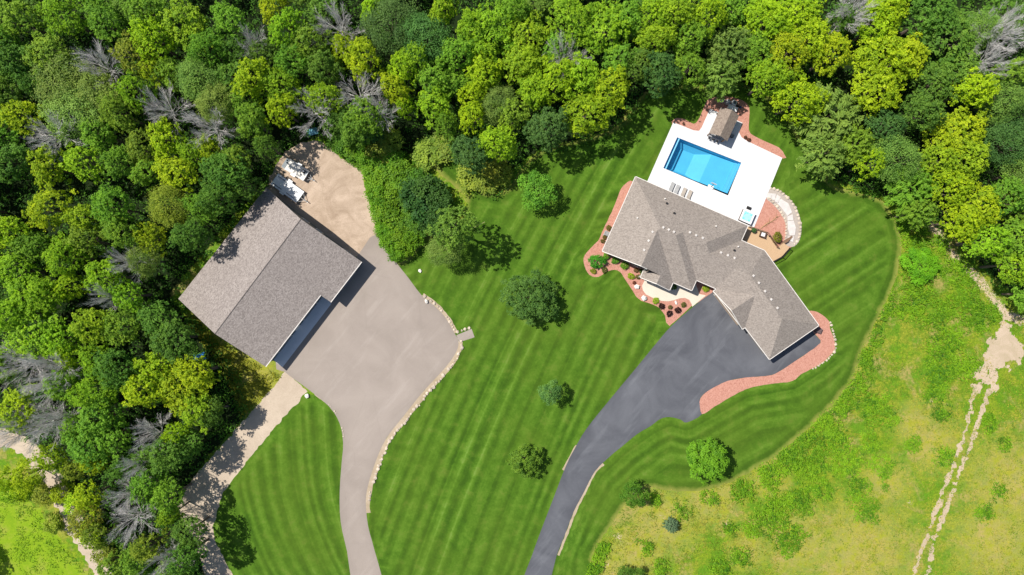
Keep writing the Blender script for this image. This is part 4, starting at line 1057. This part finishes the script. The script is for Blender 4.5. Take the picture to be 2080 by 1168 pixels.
PROTO = {}
def proto(key, name, crown_me, trunk_me, leafm=None):
    crown_me.materials.append(leafm or M['leaf']); trunk_me.materials.append(M['trunk'])
    PROTO.setdefault(key, []).append((name, crown_me, trunk_me))
for s in range(6):
    c, t_ = crown(s+1, lobes=52+3*s, tufts=10, per=11, tr=.22, ls=.22, lobe_r=(.55, 1.3), hz_=4.4); proto('lump', 'broadleaf_tree', c, bark_mesh(t_, 7.3))
for s in range(4):
    c, t_ = crown(s+40, lobes=74, tufts=7, per=10, tr=.20, ls=.215, lobe_r=(.4, 1.05), hz_=4.8); proto('tuft', 'broadleaf_tree', c, bark_mesh(t_, 7.3))
for s in range(3):
    c, t_ = crown(s+60, lobes=34, tufts=16, per=14, tr=.55, ls=.17, lobe_r=(1.0, 1.4), soft=True, hz_=3.5); proto('soft', 'willow_tree', c, bark_mesh(t_, 7.3))
for s in range(3):
    c, t_ = feather_crown(s+80, nb=74); proto('feather', 'locust_tree', c, bark_mesh(t_, 6.2))
for s in range(4):
    a, b_ = dead_meshes(s+100); a.materials.append(M['deadw']); b_.materials.append(M['deadw']); PROTO.setdefault('dead', []).append(('bare_tree', a, b_))
for s in range(4):
    c, t_ = crown(s+120, Rr=1.5, zc=1.15, hz_=1.25, lobes=15, tufts=9, per=9, tr=.26, ls=.19, lobe_r=(.38, .62), zlow=-.2); proto('shrub', 'shrub', c, bark_mesh(t_, .9, .05, lim=5, seg=5))
c, t_ = crown(140, Rr=5.0, zc=2.9, hz_=4.6, lobes=150, tufts=9, per=9, tr=.22, ls=.21, lobe_r=(.4, .75), zlow=-.15); proto('shag', 'round_tree', c, bark_mesh(t_, 3.2))
c, t_ = crown(141, Rr=3.1, zc=1.7, hz_=2.6, lobes=90, tufts=9, per=8, tr=.18, ls=.17, lobe_r=(.3, .5), zlow=-.15); proto('shags', 'round_tree', c, bark_mesh(t_, 2.4, .16))
c, t_ = crown(142, Rr=4.2, zc=3.2, hz_=5.2, lobes=110, tufts=9, per=9, tr=.25, ls=.22, lobe_r=(.4, .75), zlow=-.1); proto('larch', 'larch_tree', c, bark_mesh(t_, 4))
c, t_ = feather_crown(143, Rr=1.4, zc=.4, hz_=3.2, nb=110, ls=.14, droop=.5, wide=.22, seglen=.25, zlow=-.02); proto('spruce', 'spruce_tree', c, bark_mesh(t_, 2.2, .08))
c, t_ = crown(150, Rr=2.9, zc=3.6, hz_=2.6, lobes=34, tufts=11, per=10, tr=.3, ls=.2, lobe_r=(.5, .8)); proto('maple', 'maple_tree', c, bark_mesh(t_, 3.2, .14))
for s in range(2):
    c, t_ = crown(s+160, Rr=1.0, zc=.62, hz_=.85, lobes=24, tufts=10, per=9, tr=.11, ls=.09, lobe_r=(.25, .33), soft=True, zlow=-.3); proto('round', 'round_shrub', c, bark_mesh(t_, .5, .04, lim=4, seg=5))

COL = {'Y': (.365, .50, .013), 'L': (.285, .465, .020), 'G': (.215, .385, .035), 'D': (.140, .270, .036), 'S': (.21, .32, .065), 'O': (.27, .34, .035), 'K': (.10, .205, .05)}
CW = {'Y': 'yellow-green', 'L': 'bright green', 'G': 'mid-green', 'D': 'dark green', 'S': 'grey-green', 'O': 'olive', 'K': 'blue-green', 'X': 'bare grey'}
placed = []
def put_tree(kind, x, y, sxy, sz, colr, label, cat, group=None, z=0, cm=None):
    name, cm_, tm = R.choice(PROTO[kind]); r_ = empty(name, (x, y, z), R.uniform(0, 6.28), label, cat, group)
    r_.scale = (sxy, sxy, sz)
    c = link('branches' if kind == 'dead' else ('foliage' if kind in ('shrub', 'round') else 'crown'), cm_, None, r_); t = link('stem' if kind in ('shrub', 'round') else 'trunk', tm, None, r_)
    if colr: j = R.uniform(.88, 1.12); c.color = (colr[0]*j, colr[1]*R.uniform(.92, 1.06), colr[2], 1)
    return r_

# explicit crowns as seen in the photograph: px, py, radius px, colour, form
T = """40,40,46,G,t 130,35,40,L,l 215,40,40,G,t 100,122,50,G,l 298,24,42,G,l 377,51,54,L,l 470,40,40,G,t 308,79,45,Y,t 270,112,42,O,t 310,142,34,Y,t 125,165,56,S,s 152,228,64,S,s 192,190,50,S,s 45,235,40,Y,t
404,162,46,S,s 440,208,40,S,s 274,185,36,L,t 513,160,45,Y,t 570,172,42,L,t 572,222,36,Y,t 585,60,42,L,t 560,20,36,Y,t 630,92,45,G,l 512,246,36,G,l 600,125,40,G,t 455,347,46,D,l 336,284,42,Y,t 362,350,46,Y,t 290,300,36,O,t 100,340,44,Y,t 170,330,42,L,t 200,272,40,G,l 428,306,32,Y,t 20,330,44,D,l 30,122,44,D,l 10,75,36,G,t 350,150,34,G,l 240,230,36,G,l 480,105,34,D,l 540,110,34,D,l 420,100,36,G,l 60,160,34,D,l 10,190,36,D,l 500,210,34,G,l 390,310,30,L,t 240,330,36,G,l 300,350,34,G,t
103,425,44,Y,t 20,470,46,Y,t 230,420,40,G,l 170,440,38,L,t 342,418,42,O,s 305,486,32,Y,t 172,490,38,O,t 130,522,36,L,l 30,552,42,L,l 212,562,38,L,l 290,528,32,S,s 60,602,46,L,l 95,600,36,L,l 140,585,32,Y,t 262,600,40,L,t 72,680,56,L,l 190,660,42,L,l 250,662,40,G,l 322,650,40,D,l 352,690,44,D,l 122,690,40,L,l 144,720,34,Y,t 196,730,34,L,t 240,750,42,D,l 316,757,46,Y,t 400,757,44,Y,t 20,640,40,L,l 390,480,36,D,l 410,420,32,G,l 440,400,36,D,l 250,470,36,G,l 70,500,36,G,l
35,830,48,Y,t 200,850,50,G,t 190,800,40,L,l 230,884,42,G,t 292,790,46,Y,t 370,790,50,Y,t 402,832,42,L,t 360,882,32,Y,t 182,905,46,G,t 105,930,30,Y,t 60,962,34,Y,t 155,950,26,O,t 195,938,30,Y,t 302,930,34,D,l 340,920,44,D,l 380,900,34,D,l 301,982,40,G,l 340,1012,36,G,l 345,1045,26,L,t 178,1010,32,Y,t 305,1110,36,O,t 280,1140,34,G,t 200,1090,30,O,t 235,1145,34,G,t 385,1080,34,D,l 375,1135,36,D,l 130,780,34,G,l 430,838,30,D,l 250,950,26,D,l 20,975,24,Y,t 350,1165,34,G,l 160,870,34,G,l
792,50,54,K,s 862,76,54,K,s 740,122,44,Y,t 700,100,30,Y,t 820,142,38,Y,t 845,122,38,L,t 882,160,42,G,t 660,200,36,L,t 802,182,36,Y,t 822,215,24,Y,t 960,60,42,L,l 1002,60,50,L,l 1070,70,46,L,l 980,112,42,L,l 985,150,42,Y,l 1060,132,42,L,l 1160,42,46,L,l 1232,60,54,L,l 1272,40,40,G,t 1260,125,40,G,l 1075,130,36,Y,l 1130,162,44,Y,l 1085,182,38,L,l 1182,150,42,L,l 1240,180,46,Y,t 1194,233,50,Y,t 882,212,42,L,t 960,196,32,Y,t 960,240,34,Y,t 1012,212,38,S,s 1040,230,38,G,t 1112,262,44,K,l 1012,291,38,L,l 958,312,40,K,l 740,240,40,G,l 1130,100,34,G,l 930,110,36,G,l 920,170,32,G,l 760,20,34,Y,t 900,20,36,L,t 1040,20,36,G,l 660,140,36,D,l 905,255,26,G,t
1332,30,38,L,l 1372,32,40,L,l 1330,82,40,L,l 1342,150,40,K,l 1440,32,42,Y,l 1300,130,38,D,l 1400,80,36,G,l 1488,92,52,S,f 1470,150,46,S,f 1560,40,54,Y,l 1620,32,48,Y,l 1645,80,42,Y,l 1600,112,48,Y,l 1690,110,42,Y,l 1780,50,44,Y,l 1802,20,40,Y,l 1800,120,60,Y,l 1780,180,52,Y,l 1842,112,42,Y,l 1620,202,44,Y,l 1560,160,40,L,l 1921,75,72,D,l 1890,30,50,D,l 1950,152,50,D,l 1895,170,40,D,l 1990,60,40,S,s 2060,150,42,G,t 1977,180,42,Y,l 1940,272,56,Y,l 1962,322,42,L,l 2040,200,46,S,s 2052,290,50,K,s 1690,232,70,S,f 1680,310,52,S,f 1742,290,44,G,f 1820,322,44,S,s 1770,332,30,Y,t 1860,382,52,G,f 1875,430,36,G,f 1930,382,38,Y,l 1982,420,46,Y,l 2042,400,42,G,l 1958,448,36,Y,l 2010,490,42,L,l 2060,540,42,L,l 2062,482,42,G,l 2092,598,32,G,l 1400,140,36,G,t 1710,40,30,D,l 1870,230,38,D,l 1800,260,38,K,l 2080,350,40,S,s 1905,330,38,L,l 2080,40,34,S,s 1535,110,36,G,l
720,262,36,D,l 690,250,34,D,l 540,296,24,D,l 500,380,34,D,l 480,330,34,G,l"""
FORM = {'l': 'lump', 't': 'tuft', 's': 'soft', 'f': 'feather'}
DEAD = [(92,267,40),(195,127,36),(325,215,36),(421,253,40),(503,82,30),(680,45,40),(630,219,38),(720,185,40),(765,220,32),(247,531,26),(205,603,24),(30,740,46),(95,750,42),(86,785,34),(79,864,36),(115,858,24),(301,888,34),(250,1012,30),(253,1064,34),(270,950,24),(330,1150,30),(1150,105,34),(1744,15,34),(2045,56,46),(2025,112,34),(20,880,36)]
specs = []
for tok in T.split():
    a = tok.split(','); specs.append((float(a[0]), float(a[1]), float(a[2]), a[3], FORM[a[4]]))
trees = []   # (kind, px, py, x, y, R, height, colour)
for px, py, r_, c_, f_ in specs:
    h = R.uniform(10.2, 12.6)*(1 if r_ > 34 else .86); p = W(px, py, h*.72); trees.append((f_, px, py, p.x, p.y, r_*S*.97, h, c_))
for px, py, r_ in DEAD:
    h = R.uniform(13, 14.5); p = W(px, py, h*.78); trees.append(('dead', px, py, p.x, p.y, r_*S*.82, h, 'X'))
# lower filler trees between them, and a margin outside the picture
fp = px2(FOREST[0]); nm = np.array([(t[3], t[4], t[5]) for t in trees]); tries = 0; n_fill = 0
while tries < 9000 and n_fill < 118:
    tries += 1; x, y = R.uniform(-103, 103), R.uniform(-58, 63)
    P = np.array([[x, y]])
    if not inside(P, fp)[0] or dist_poly(P, fp)[0] < (4.5 if x > 60 else 3.2): continue
    d = np.hypot(nm[:, 0]-x, nm[:, 1]-y); rr = R.uniform(2.7, 3.7)
    if (d-nm[:, 2]*.72-rr*.42).min() < 0: continue
    if min(np.hypot(np.array([v.x for v in (bN, bW, rS)])-x, np.array([v.y for v in (bN, bW, rS)])-y)) < 3.5: continue
    j = int(np.argmin(d)); c_ = trees[j][7] if j < len(trees) else 'G'; c_ = R.choice(['D', 'G', 'G' if c_ in 'XSK' else c_, 'D'])
    h = R.uniform(7.5, 10); trees.append((R.choice(['lump', 'tuft']), x/S/(1-h*.7/H)+1040, 584-y/S/(1-h*.7/H), x, y, rr, h, c_)); nm = np.vstack([nm, (x, y, rr)]); n_fill += 1
# labels: colour + nearest landmark + direction + rank
LM = [('the barn roof\'s left corner', 362, 607), ('the barn roof\'s top corner', 540, 381), ('the barn roof\'s bottom corner', 540, 745), ('the sand lot', 640, 300), ('the photo\'s top left corner', 0, 0), ('the left photo edge\'s middle', 0, 584), ('the photo\'s bottom left field', 60, 1080), ('the shaded gravel track', 430, 1000), ('the top photo edge\'s middle', 1040, 0), ('the pool pavilion', 1470, 250), ('the photo\'s top right corner', 2080, 0), ('the bare sandy patch', 2040, 700), ('the lone tree by the treeline', 1090, 385), ('the right photo edge\'s middle', 2080, 400), ('the big spreading dark tree', 1921, 75), ('the house roof\'s top corner', 1291, 359), ('the photo\'s upper left quarter', 320, 240), ('the topmost big bare tree', 680, 45), ('the treeline right of the pool', 1700, 330)]
ORD = ['nearest', 'second nearest', 'third nearest', 'fourth nearest', 'fifth nearest', 'sixth nearest', 'seventh nearest', 'eighth nearest', 'ninth nearest', 'tenth nearest', 'eleventh nearest', 'twelfth nearest']
def dirw(dx, dy):
    a = math.degrees(math.atan2(-dy, dx)) % 360
    return ['right of', 'upper-right of', 'above', 'upper-left of', 'left of', 'lower-left of', 'below', 'lower-right of'][int((a+22.5)//45) % 8]
keyd = {}
for i, t in enumerate(trees):
    ds = sorted((math.hypot(t[1]-x, t[2]-y), n_, x, y) for n_, x, y in LM); d, n_, x, y = ds[0]
    keyd.setdefault((t[7], n_, dirw(t[1]-x, t[2]-y)), []).append((d, i))
labels = {}
for (c_, n_, dw_), L in keyd.items():
    for k, (d, i) in enumerate(sorted(L)):
        what = 'bare grey dead tree' if c_ == 'X' else CW[c_]+' '+{'lump': 'leafy tree', 'tuft': 'leafy tree', 'soft': 'soft-crowned tree', 'feather': 'feathery tree'}[trees[i][0]]
        labels[i] = '%s, %s %s %s' % (what, ORD[min(k, 11)], dw_, n_) if len(L) > 1 else '%s in the woods %s %s' % (what, dw_, n_)
for i, (f_, px, py, x, y, rr, h, c_) in enumerate(trees):
    if f_ == 'dead': put_tree('dead', x, y, rr/3.5, h/11.5, None, labels[i], 'tree', 'bare dead trees in the woods')
    else:
        base = 4.2 if f_ != 'feather' else 4.6
        put_tree(f_, x, y, rr/base*.98, h/10.9, COL[c_], labels[i], 'tree', 'trees of the surrounding woods')

# lawn and edge trees
def at(px, py, z): p = W(px, py, z); return p.x, p.y
put_tree('maple', *at(1090,385,4), 1.03, 1.05, (.16, .36, .035), 'round bright green tree standing on the lawn near the treeline', 'tree')
put_tree('tuft', *at(924,462,10), .95, 1.32, (.17, .31, .045), 'tall light green tree beside the shrubs, casting a long shadow on lawn', 'tree')
put_tree('soft', *at(905,505,5), .72, .72, (.17, .27, .06), 'soft grey-green lower tree joined to the tall lawn-edge tree', 'tree')
put_tree('shag', *at(1078,605,2.5), 0.93, .95, (.125, .225, .045), 'largest round dark shaggy tree standing alone in the middle lawn', 'tree')
put_tree('maple', *at(1117,793,2), .62, 1.05, (.17, .31, .09), 'small grey-green tree in the central lawn above the drive bend', 'tree')
put_tree('shags', *at(1066,935,2), 1.0, 1.2, (.15, .27, .03), 'rounded olive tree low in the central lawn', 'tree')
put_tree('larch', *at(1433,931,3), .98, .95, (.16, .34, .02), 'big bright green bushy tree at the lawn edge below the driveway', 'tree')
put_tree('maple', *at(1286,1000,2), .72, .95, (.12, .26, .02), 'small dark green tree where the lawn meets the meadow', 'tree')
put_tree('spruce', *at(1364,1067,1), 1.0, .8, (.14, .25, .15), 'small blue-green spruce in the dry meadow', 'tree')
put_tree('maple', *at(1867,538,1.5), 1.0, .5, (.17, .38, .015), 'wide bright green bush in the meadow right of the lawn', 'shrub')
put_tree('maple', *at(1280,1172,1.5), .75, .6, (.08, .18, .02), 'dark green bush cut by the bottom photo edge', 'shrub')
# shrubs between the sand lot and the lawn
SH = """700,290,26,G 722,300,24,L 745,315,22,L 690,275,24,G 760,345,24,L 776,365,26,L 765,395,22,L 785,400,26,L 775,430,22,L 795,440,26,L 780,470,18,L 792,490,20,L 805,512,18,L 770,300,30,O 790,285,26,O 800,330,24,L 815,350,26,L 820,372,28,L 812,395,24,G 845,365,22,G 838,395,30,D 870,390,30,D 865,420,32,D 890,440,26,D 840,430,26,G 850,455,24,G 895,410,24,D 830,460,22,G 818,480,22,L 825,500,20,L 838,485,18,L 870,310,30,O 895,300,28,O 960,352,30,O 985,365,26,O 1000,340,24,O 735,278,22,G 755,268,24,D 1020,350,20,O 935,300,30,G 910,480,16,G 880,460,20,D"""
WN = {'L': 'bright green', 'G': 'mid-green', 'D': 'dark green', 'O': 'olive-yellow'}
LS = [('the sand lot\'s right edge', 755, 400), ('the upper end of the shrub belt', 770, 290), ('the tall light green lawn-edge tree', 920, 470), ('the tan yard\'s top tip', 775, 490), ('the treeline above the lawn', 960, 330), ('the middle of the shrub belt', 835, 390)]
kd = {}; sl_ = []
for tok in SH.split():
    a = tok.split(','); px, py, r_, c_ = float(a[0]), float(a[1]), float(a[2]), a[3]; sl_.append((px, py, r_, c_))
    d, n_, x, y = sorted((math.hypot(px-x, py-y), n_, x, y) for n_, x, y in LS)[0]; kd.setdefault((c_, n_, dirw(px-x, py-y)), []).append((d, len(sl_)-1))
for (c_, n_, w_), L in kd.items():
    for k, (d, i) in enumerate(sorted(L)):
        px, py, r_, _ = sl_[i]; big_ = c_ in 'DO'
        lb = '%s shrub%s %s %s' % (WN[c_], (', '+ORD[k]) if len(L) > 1 else '', w_, n_)
        cc = {'L': (.155, .32, .014), 'G': (.105, .235, .02), 'D': (.06, .145, .03), 'O': (.29, .36, .045)}[c_]
        put_tree('shrub', *at(px, py, 1.5 if not big_ else 2.2), r_*S/1.65*1.12, (1.15 if not big_ else (1.8 if c_ == 'D' else 1.0))*R.uniform(.85, 1.15), cc, lb, 'shrub', 'shrubs between sand lot and lawn')
for px, py, r_, cc, lb in [(95,1005,22,'O','pale olive bush left of the lower left gravel road, uppermost'),(128,1000,20,'Y','yellow-green bush on the edge of the lower left gravel road'),(160,1020,24,'Y','larger yellow-green bush hanging over the lower left gravel road'),(112,1062,20,'O','olive bush left of the lower left gravel road, halfway down'),(186,1078,24,'Y','yellow-green bush right of the lower left gravel road'),(215,1125,22,'O','olive bush right of the lower left gravel road, lowest'),(50,990,20,'Y','yellow-green bush at the top edge of the bottom left field'),(20,1000,18,'L','bright green bush at the left end of the field edge')]:
    put_tree('shrub', *at(px, py, 1.5), r_*S/1.55, 1.4, COL[cc], lb, 'shrub')
put_tree('lump', -95, -47, .8, .8, COL['D'], 'tree beyond the bottom left corner shading the field', 'tree')
# garden bushes round the house
GB = [(1213,531,17,(.07,.29,.02),1.5,'large round green boxwood in the left gravel bed'),(1232,519,8.5,(.12,.32,.02),.8,'green bush right against the boxwood, nearest the house corner'),(1250,529,8.5,(.13,.34,.02),.8,'green bush second from the boxwood along the front wall'),(1269,539,8.5,(.13,.34,.02),.8,'green bush third from the boxwood along the front wall'),(1205,551,6.5,(.28,.32,.02),.5,'yellow-green bush below and left of the large boxwood'),(1228,549,6.5,(.14,.17,.03),.5,'olive bush below and right of the large boxwood'),(1282,561,7.5,(.30,.42,.02),.6,'lime bush in the gravel left of the entry porch'),(1297,562,6,(.17,.14,.05),.5,'brown-green bush against the entry porch corner'),(1292,549,5,(.18,.13,.05),.4,'brownish small plant below the pent roof'),(1288,574,3.5,(.16,.05,.03),.4,'tiny red plant above the upper white boulder'),(1332,611,6.8,(.28,.42,.02),.5,'lime bush in the gravel tip below the walkway'),(1344,622,6.3,(.035,.010,.010),.6,'dark red round shrub nearest the lawn, left of three'),(1359.5,637,6.8,(.035,.010,.010),.6,'dark red round shrub lowest of three'),(1377,630,6.5,(.035,.010,.010),.6,'dark red round shrub nearest the black driveway'),(1361,624,4.5,(.15,.13,.04),.4,'olive-brown tuft between the dark red shrubs'),(1388.5,619,5.5,(.13,.14,.03),.5,'olive-brown bush at the right tip of the gravel'),(1434,586,7.2,(.25,.40,.015),.6,'lime bush in the small bed by the garage'),(1368,582,7,(.06,.16,.015),.6,'green bush in the shaded notch between the front gables'),(1236.5,463,5.5,(.16,.15,.03),.6,'olive bush above the pale air conditioner'),(1228,482,4.5,(.17,.14,.03),.5,'olive bush right below the pale air conditioner'),(1224.5,490,5,(.15,.15,.03),.5,'olive bush at the lower end of the left wall'),(1303,552,6,(.06,.14,.02),.6,'dark green bush in the shaded corner beside the porch'),(1578,483,11.5,(.20,.20,.02),1.2,'olive bush wedged between the deck and the flagstone path'),(1514,279,3.5,(.13,.06,.03),.4,'left small brown plant in the red gravel right of the pavilion'),(1521,284,4,(.13,.05,.03),.4,'right small brown plant in the red gravel right of the pavilion'),(1388,252,2.5,(.10,.05,.03),.3,'tiny brown plant in the gravel above the patio corner')]
for px, py, r_, c_, h_, lb in GB:
    put_tree('round', *at(px, py, h_*.5), r_*S/1.02, max(.5, h_*1.0)/1.35*1.1, c_, lb, 'bush')
pr = [c for c in planter_root.children][0]
name, cm_, tm = PROTO['round'][0]; c = link('foliage', cm_, None, planter_root, (0, 0, .4)); c.scale = (.4, .4, .45); c.color = (.1, .2, .07, 1)
# fallen bare branches and tarps
t = thing_at('fallen_branch', 1562, 452, 'pale dry branch lying on the red gravel by the curved path', 'branch', rz=.55, z=.05)
bm = bmesh.new(); tube(bm, [(-1.8, -.1, .05), (-.5, .05, .14), (.7, -.05, .1), (1.9, .2, .08)], [.08, .07, .05, .03], 5)
for k in range(9):
    x = -1.2+k*.34; tube(bm, [(x, 0, .1), (x+.35, R.uniform(-.5, .5), .12), (x+.7, R.uniform(-.9, .9), .1)], [.035, .03, .015], 4)
obj('stem', bm, plain('dry_twig', (.42, .27, .14), .9), t)
t = thing_at('pole', 975, 457, 'thin pale pole sticking out of the lawn-edge tree', 'pole', z=0, rz=.5)
bm = bmesh.new(); tube(bm, [(-1.4, 0, 1.3), (1.0, 0, .5)], [.05, .035], 6); obj('shaft', bm, plain('pale_wood', (.5, .42, .22), .8), t); bm = bmesh.new(); tube(bm, [(-1.4, 0, 0), (-1.4, 0, 1.35)], .04, 6); obj('support', bm, M['trunk'], t)
def tarp(px, py, sx, sy, lb, z=.5):
    g = np.random.default_rng(int(px)); nx = 12; xs, ys = np.meshgrid(np.linspace(-sx/2, sx/2, nx), np.linspace(-sy/2, sy/2, nx))
    zz = z*np.exp(-(xs/sx*2.2)**2-(ys/sy*2.2)**2)+g.uniform(0, .1, xs.shape); V = np.c_[xs.ravel(), ys.ravel(), zz.ravel()+.03]
    F = np.array([(i*nx+j, i*nx+j+1, (i+1)*nx+j+1, (i+1)*nx+j) for i in range(nx-1) for j in range(nx-1)])
    p = W(px, py); o = link('tarp', npmesh('tarp', V, F), M['blue'], None, (p.x, p.y, 0), .3); tag(o, lb, 'tarp')
tarp(407, 725, 2.0, 1.3, 'small bright blue tarp in the grass below the barn roof', 1.0)
M['blue'] = plain('faded_tarp', (.16, .36, .45), .6)
tarp(636, 268, 1.8, 1.2, 'pale blue tarp half hidden in shade above the sand lot', .8)

# ================================================================== WEEDS AND UNDERGROWTH
def scatter(n, box_, fn, seed):
    g = np.random.default_rng(seed); P = np.c_[g.uniform(box_[0], box_[2], n), g.uniform(box_[1], box_[3], n)]; w = fn(P); return P[g.uniform(0, 1, n) < w]
forb = [px2(LAWN_A), px2(LAWN_B), px2(TAN), px2(BLACK), px2(LOT), px2(TRACK), px2([(2022,690),(2035,662),(2065,680),(2078,715),(2062,738),(2038,750),(2012,738),(1998,715)]), px2([(x, y) for x, y in OUT]), [tuple(v[:2]) for v in (bN, bE, b1, b2_, bS, bW)]]
def weeds(name, P, hmax, lsz, per, spread, tintf, m, color, seed):
    g = np.random.default_rng(seed); n = len(P); c = np.repeat(P, per, axis=0); N = len(c)
    hh = np.repeat(hmax(P), per); rz = np.repeat(g.uniform(.5, 1.1, n), per)
    d = g.normal(size=(N, 2))*spread*rz[:, None]; z = hh*g.uniform(.35, 1, N)*np.exp(-(d**2).sum(1)/(2*(spread*1.3)**2))
    V, F, T_ = leaves(np.c_[c+d, z+.03], np.c_[d*1.2+g.normal(size=(N, 2))*.35, np.ones(N)], rand_dir(N, g), g.uniform(.7, 1.4, N)*lsz, g.uniform(.5, .9, N)*lsz*.7, np.repeat(tintf(P)+g.normal(0, .34, n), per)+g.normal(0, .1, N))
    o = link(name, npmesh(name, V, F, {'tint': ('FACE', T_)}), m); o.color = (*color, 1); o['kind'] = 'stuff'; return o
LUSH = [(1790,620,30),(1765,680,26),(1750,730,28),(1735,770,30),(1705,810,32),(1680,850,40),(1640,885,36),(1600,930,44),(1650,940,40),(1700,890,36),(1560,965,30),(1510,995,26),(1620,1010,40),(1570,1040,44),(1600,1090,40),(1540,1065,30),(1480,1070,20),(1385,1035,22),(1440,1010,20),(1330,1010,16),(1215,1115,24),(1205,1150,22),(1310,1110,22),(1340,1150,20),(1500,1130,26),(1470,1150,24),(1860,600,30),(1900,640,36),(1840,630,24),(1905,760,34),(1900,800,26),(1905,840,20),(1775,830,36),(1810,850,26),(1770,900,26),(1790,945,30),(1740,990,30),(1760,1040,30),(1860,480,24),(1900,500,20),(1940,560,26),(1960,600,26),(1990,640,30),(1840,450,24),(1920,700,36),(1960,750,26),(1915,930,24),(1850,900,20),(2010,860,20),(2040,900,16),(2030,1000,20),(2000,1040,20),(1795,988,10),(1800,1100,10),(1720,940,40),(1670,990,36),(1560,900,10)]
def meadow_ok(P):
    ok = np.ones(len(P), bool)
    for f in forb: ok &= ~inside(P, f)
    return ok & ~inside(P, fp)
def wl(P):
    b = blobs(P, LUSH); nz = vnoise(P[:, 0], P[:, 1], 2.2, 31, 3); nf = vnoise(P[:, 0], P[:, 1], .8, 35, 2)
    north = np.clip((P[:, 1]+22)/20, 0, 1)*np.clip((P[:, 0]-60)/8, 0, 1)
    return np.clip((b*.9+nz*.8-.86+.30*north)*3.2, 0, 1)*(nf > .35)*meadow_ok(P)
P = scatter(85000, (12, -54, 92, 20), wl, 5)
weeds('meadow_weeds', P, lambda P: .35+.9*vnoise(P[:, 0], P[:, 1], 2.5, 33)+.5*blobs(P, LUSH[:14]), .30, 6, .30, lambda P: -.3+1.5*vnoise(P[:, 0], P[:, 1], 3.0, 34), M['leaf'], (.19, .36, .014), 6)
def wtall(P): return np.clip((blobs(P, LUSH)-.55)*2+(vnoise(P[:, 0], P[:, 1], 1.8, 91, 3)-.6)*3, 0, 1)*meadow_ok(P)*.7
P = scatter(40000, (12, -54, 92, 20), wtall, 15)
weeds('tall_weeds', P, lambda P: .7+1.2*vnoise(P[:, 0], P[:, 1], 2.5, 92), .24, 9, .30, lambda P: -.4+1.6*vnoise(P[:, 0], P[:, 1], 2.2, 93), M['leaf'], (.10, .25, .012), 16)
P = scatter(9000, (12, -54, 92, 20), lambda P: blobs(P, [(1905,750,26),(1898,800,20),(1905,835,16),(1860,610,14),(1570,960,14),(1625,1005,16)])*meadow_ok(P)*.8, 25)
weeds('dark_weeds', P, lambda P: .5+.9*vnoise(P[:, 0], P[:, 1], 2, 94), .26, 6, .3, lambda P: .0+.9*vnoise(P[:, 0], P[:, 1], 2, 95), M['leaf'], (.06, .19, .03), 26)
def wg(P): nz = vnoise(P[:, 0], P[:, 1], 1.3, 41, 3); return np.clip((nz-.42)*3, 0, .9)*meadow_ok(P)
P = scatter(62000, (8, -54, 92, 20), wg, 7)
weeds('meadow_grass', P, lambda P: np.full(len(P), .24), .2, 3, .25, lambda P: .0+.9*vnoise(P[:, 0], P[:, 1], 4, 44), M['leaf'], (.20, .29, .02), 8)
def wt(P): nz = vnoise(P[:, 0], P[:, 1], 2.0, 45, 3); return np.clip((nz-.45)*3+blobs(P, DRY)*.4, 0, .8)*meadow_ok(P)
P = scatter(45000, (8, -54, 92, 20), wt, 17)
weeds('dry_meadow_grass', P, lambda P: np.full(len(P), .22), .2, 3, .25, lambda P: .0+.9*vnoise(P[:, 0], P[:, 1], 4, 46), M['leaf'], (.40, .35, .06), 18)
# undergrowth of the woods
def wf(P):
    i = inside(P, fp); d = dist_poly(P, fp); bar = inside(P, [tuple(v[:2]) for v in (bN, bE, b1, b2_, bS, bW)])
    return (i | (d < 1.2))*(~bar)*~inside(P, px2(LOT))*~inside(P, px2(TRACK))*~inside(P, ribbon(ROAD_L, 3, 0, 1))*~inside(P, px2(FIELD))*np.where(d < 5, .95, .8)*np.clip((vnoise(P[:, 0], P[:, 1], 2.5, 51)-.2)*3, 0, 1)
P = scatter(52000, (-97, -56, 97, 60), wf, 9)
weeds('undergrowth', P, lambda P: .5+1.6*vnoise(P[:, 0], P[:, 1], 3, 52), .42, 6, .45, lambda P: .0+.9*vnoise(P[:, 0], P[:, 1], 4, 53), M['leaf'], (.07, .18, .016), 10)
P = scatter(9000, (-97, -56, -72, -33), lambda P: inside(P, px2(FIELD))*np.clip((vnoise(P[:, 0], P[:, 1], 1.5, 81)-.4)*3, 0, .8), 19)
weeds('field_grass', P, lambda P: np.full(len(P), .3), .24, 3, .25, lambda P: .0+.9*vnoise(P[:, 0], P[:, 1], 3, 82), M['leaf'], (.22, .36, .015), 20)
# low ground cover mound and strip between shrubs and lawn, grass beside the barn
COVER = [px2([(770,300),(800,300),(860,330),(900,380),(930,430),(900,462),(866,474),(850,490),(835,516),(812,530),(800,527),(765,478),(762,440),(750,400),(738,350),(700,325),(680,300),(700,280)])]
P = scatter(26000, (-32, 4, -6, 30), lambda P: inside(P, COVER[0])*.75, 11)
weeds('ground_cover', P, lambda P: .2+1.0*vnoise(P[:, 0], P[:, 1], 2, 61), .23, 5, .24, lambda P: -.3+1.4*vnoise(P[:, 0], P[:, 1], 3, 62), M['leaf'], (.13, .28, .015), 12)
cv = px2([(395,640),(440,690),(480,720),(575,765),(550,790),(520,820),(490,850),(470,790),(430,720),(380,660)])
P = scatter(30000, (-60, -26, -38, 0), lambda P: inside(P, cv)*~inside(P, px2(TRACK))*np.clip((vnoise(P[:, 0], P[:, 1], 1.5, 71)-.25)*2, 0, .8), 13)
weeds('rough_grass', P, lambda P: np.full(len(P), .35), .24, 3, .2, lambda P: .1+.9*vnoise(P[:, 0], P[:, 1], 3, 72), M['leaf'], (.30, .30, .03), 14)
print('objects', len(bpy.data.objects), 'trees', len(trees), 'fill', n_fill)
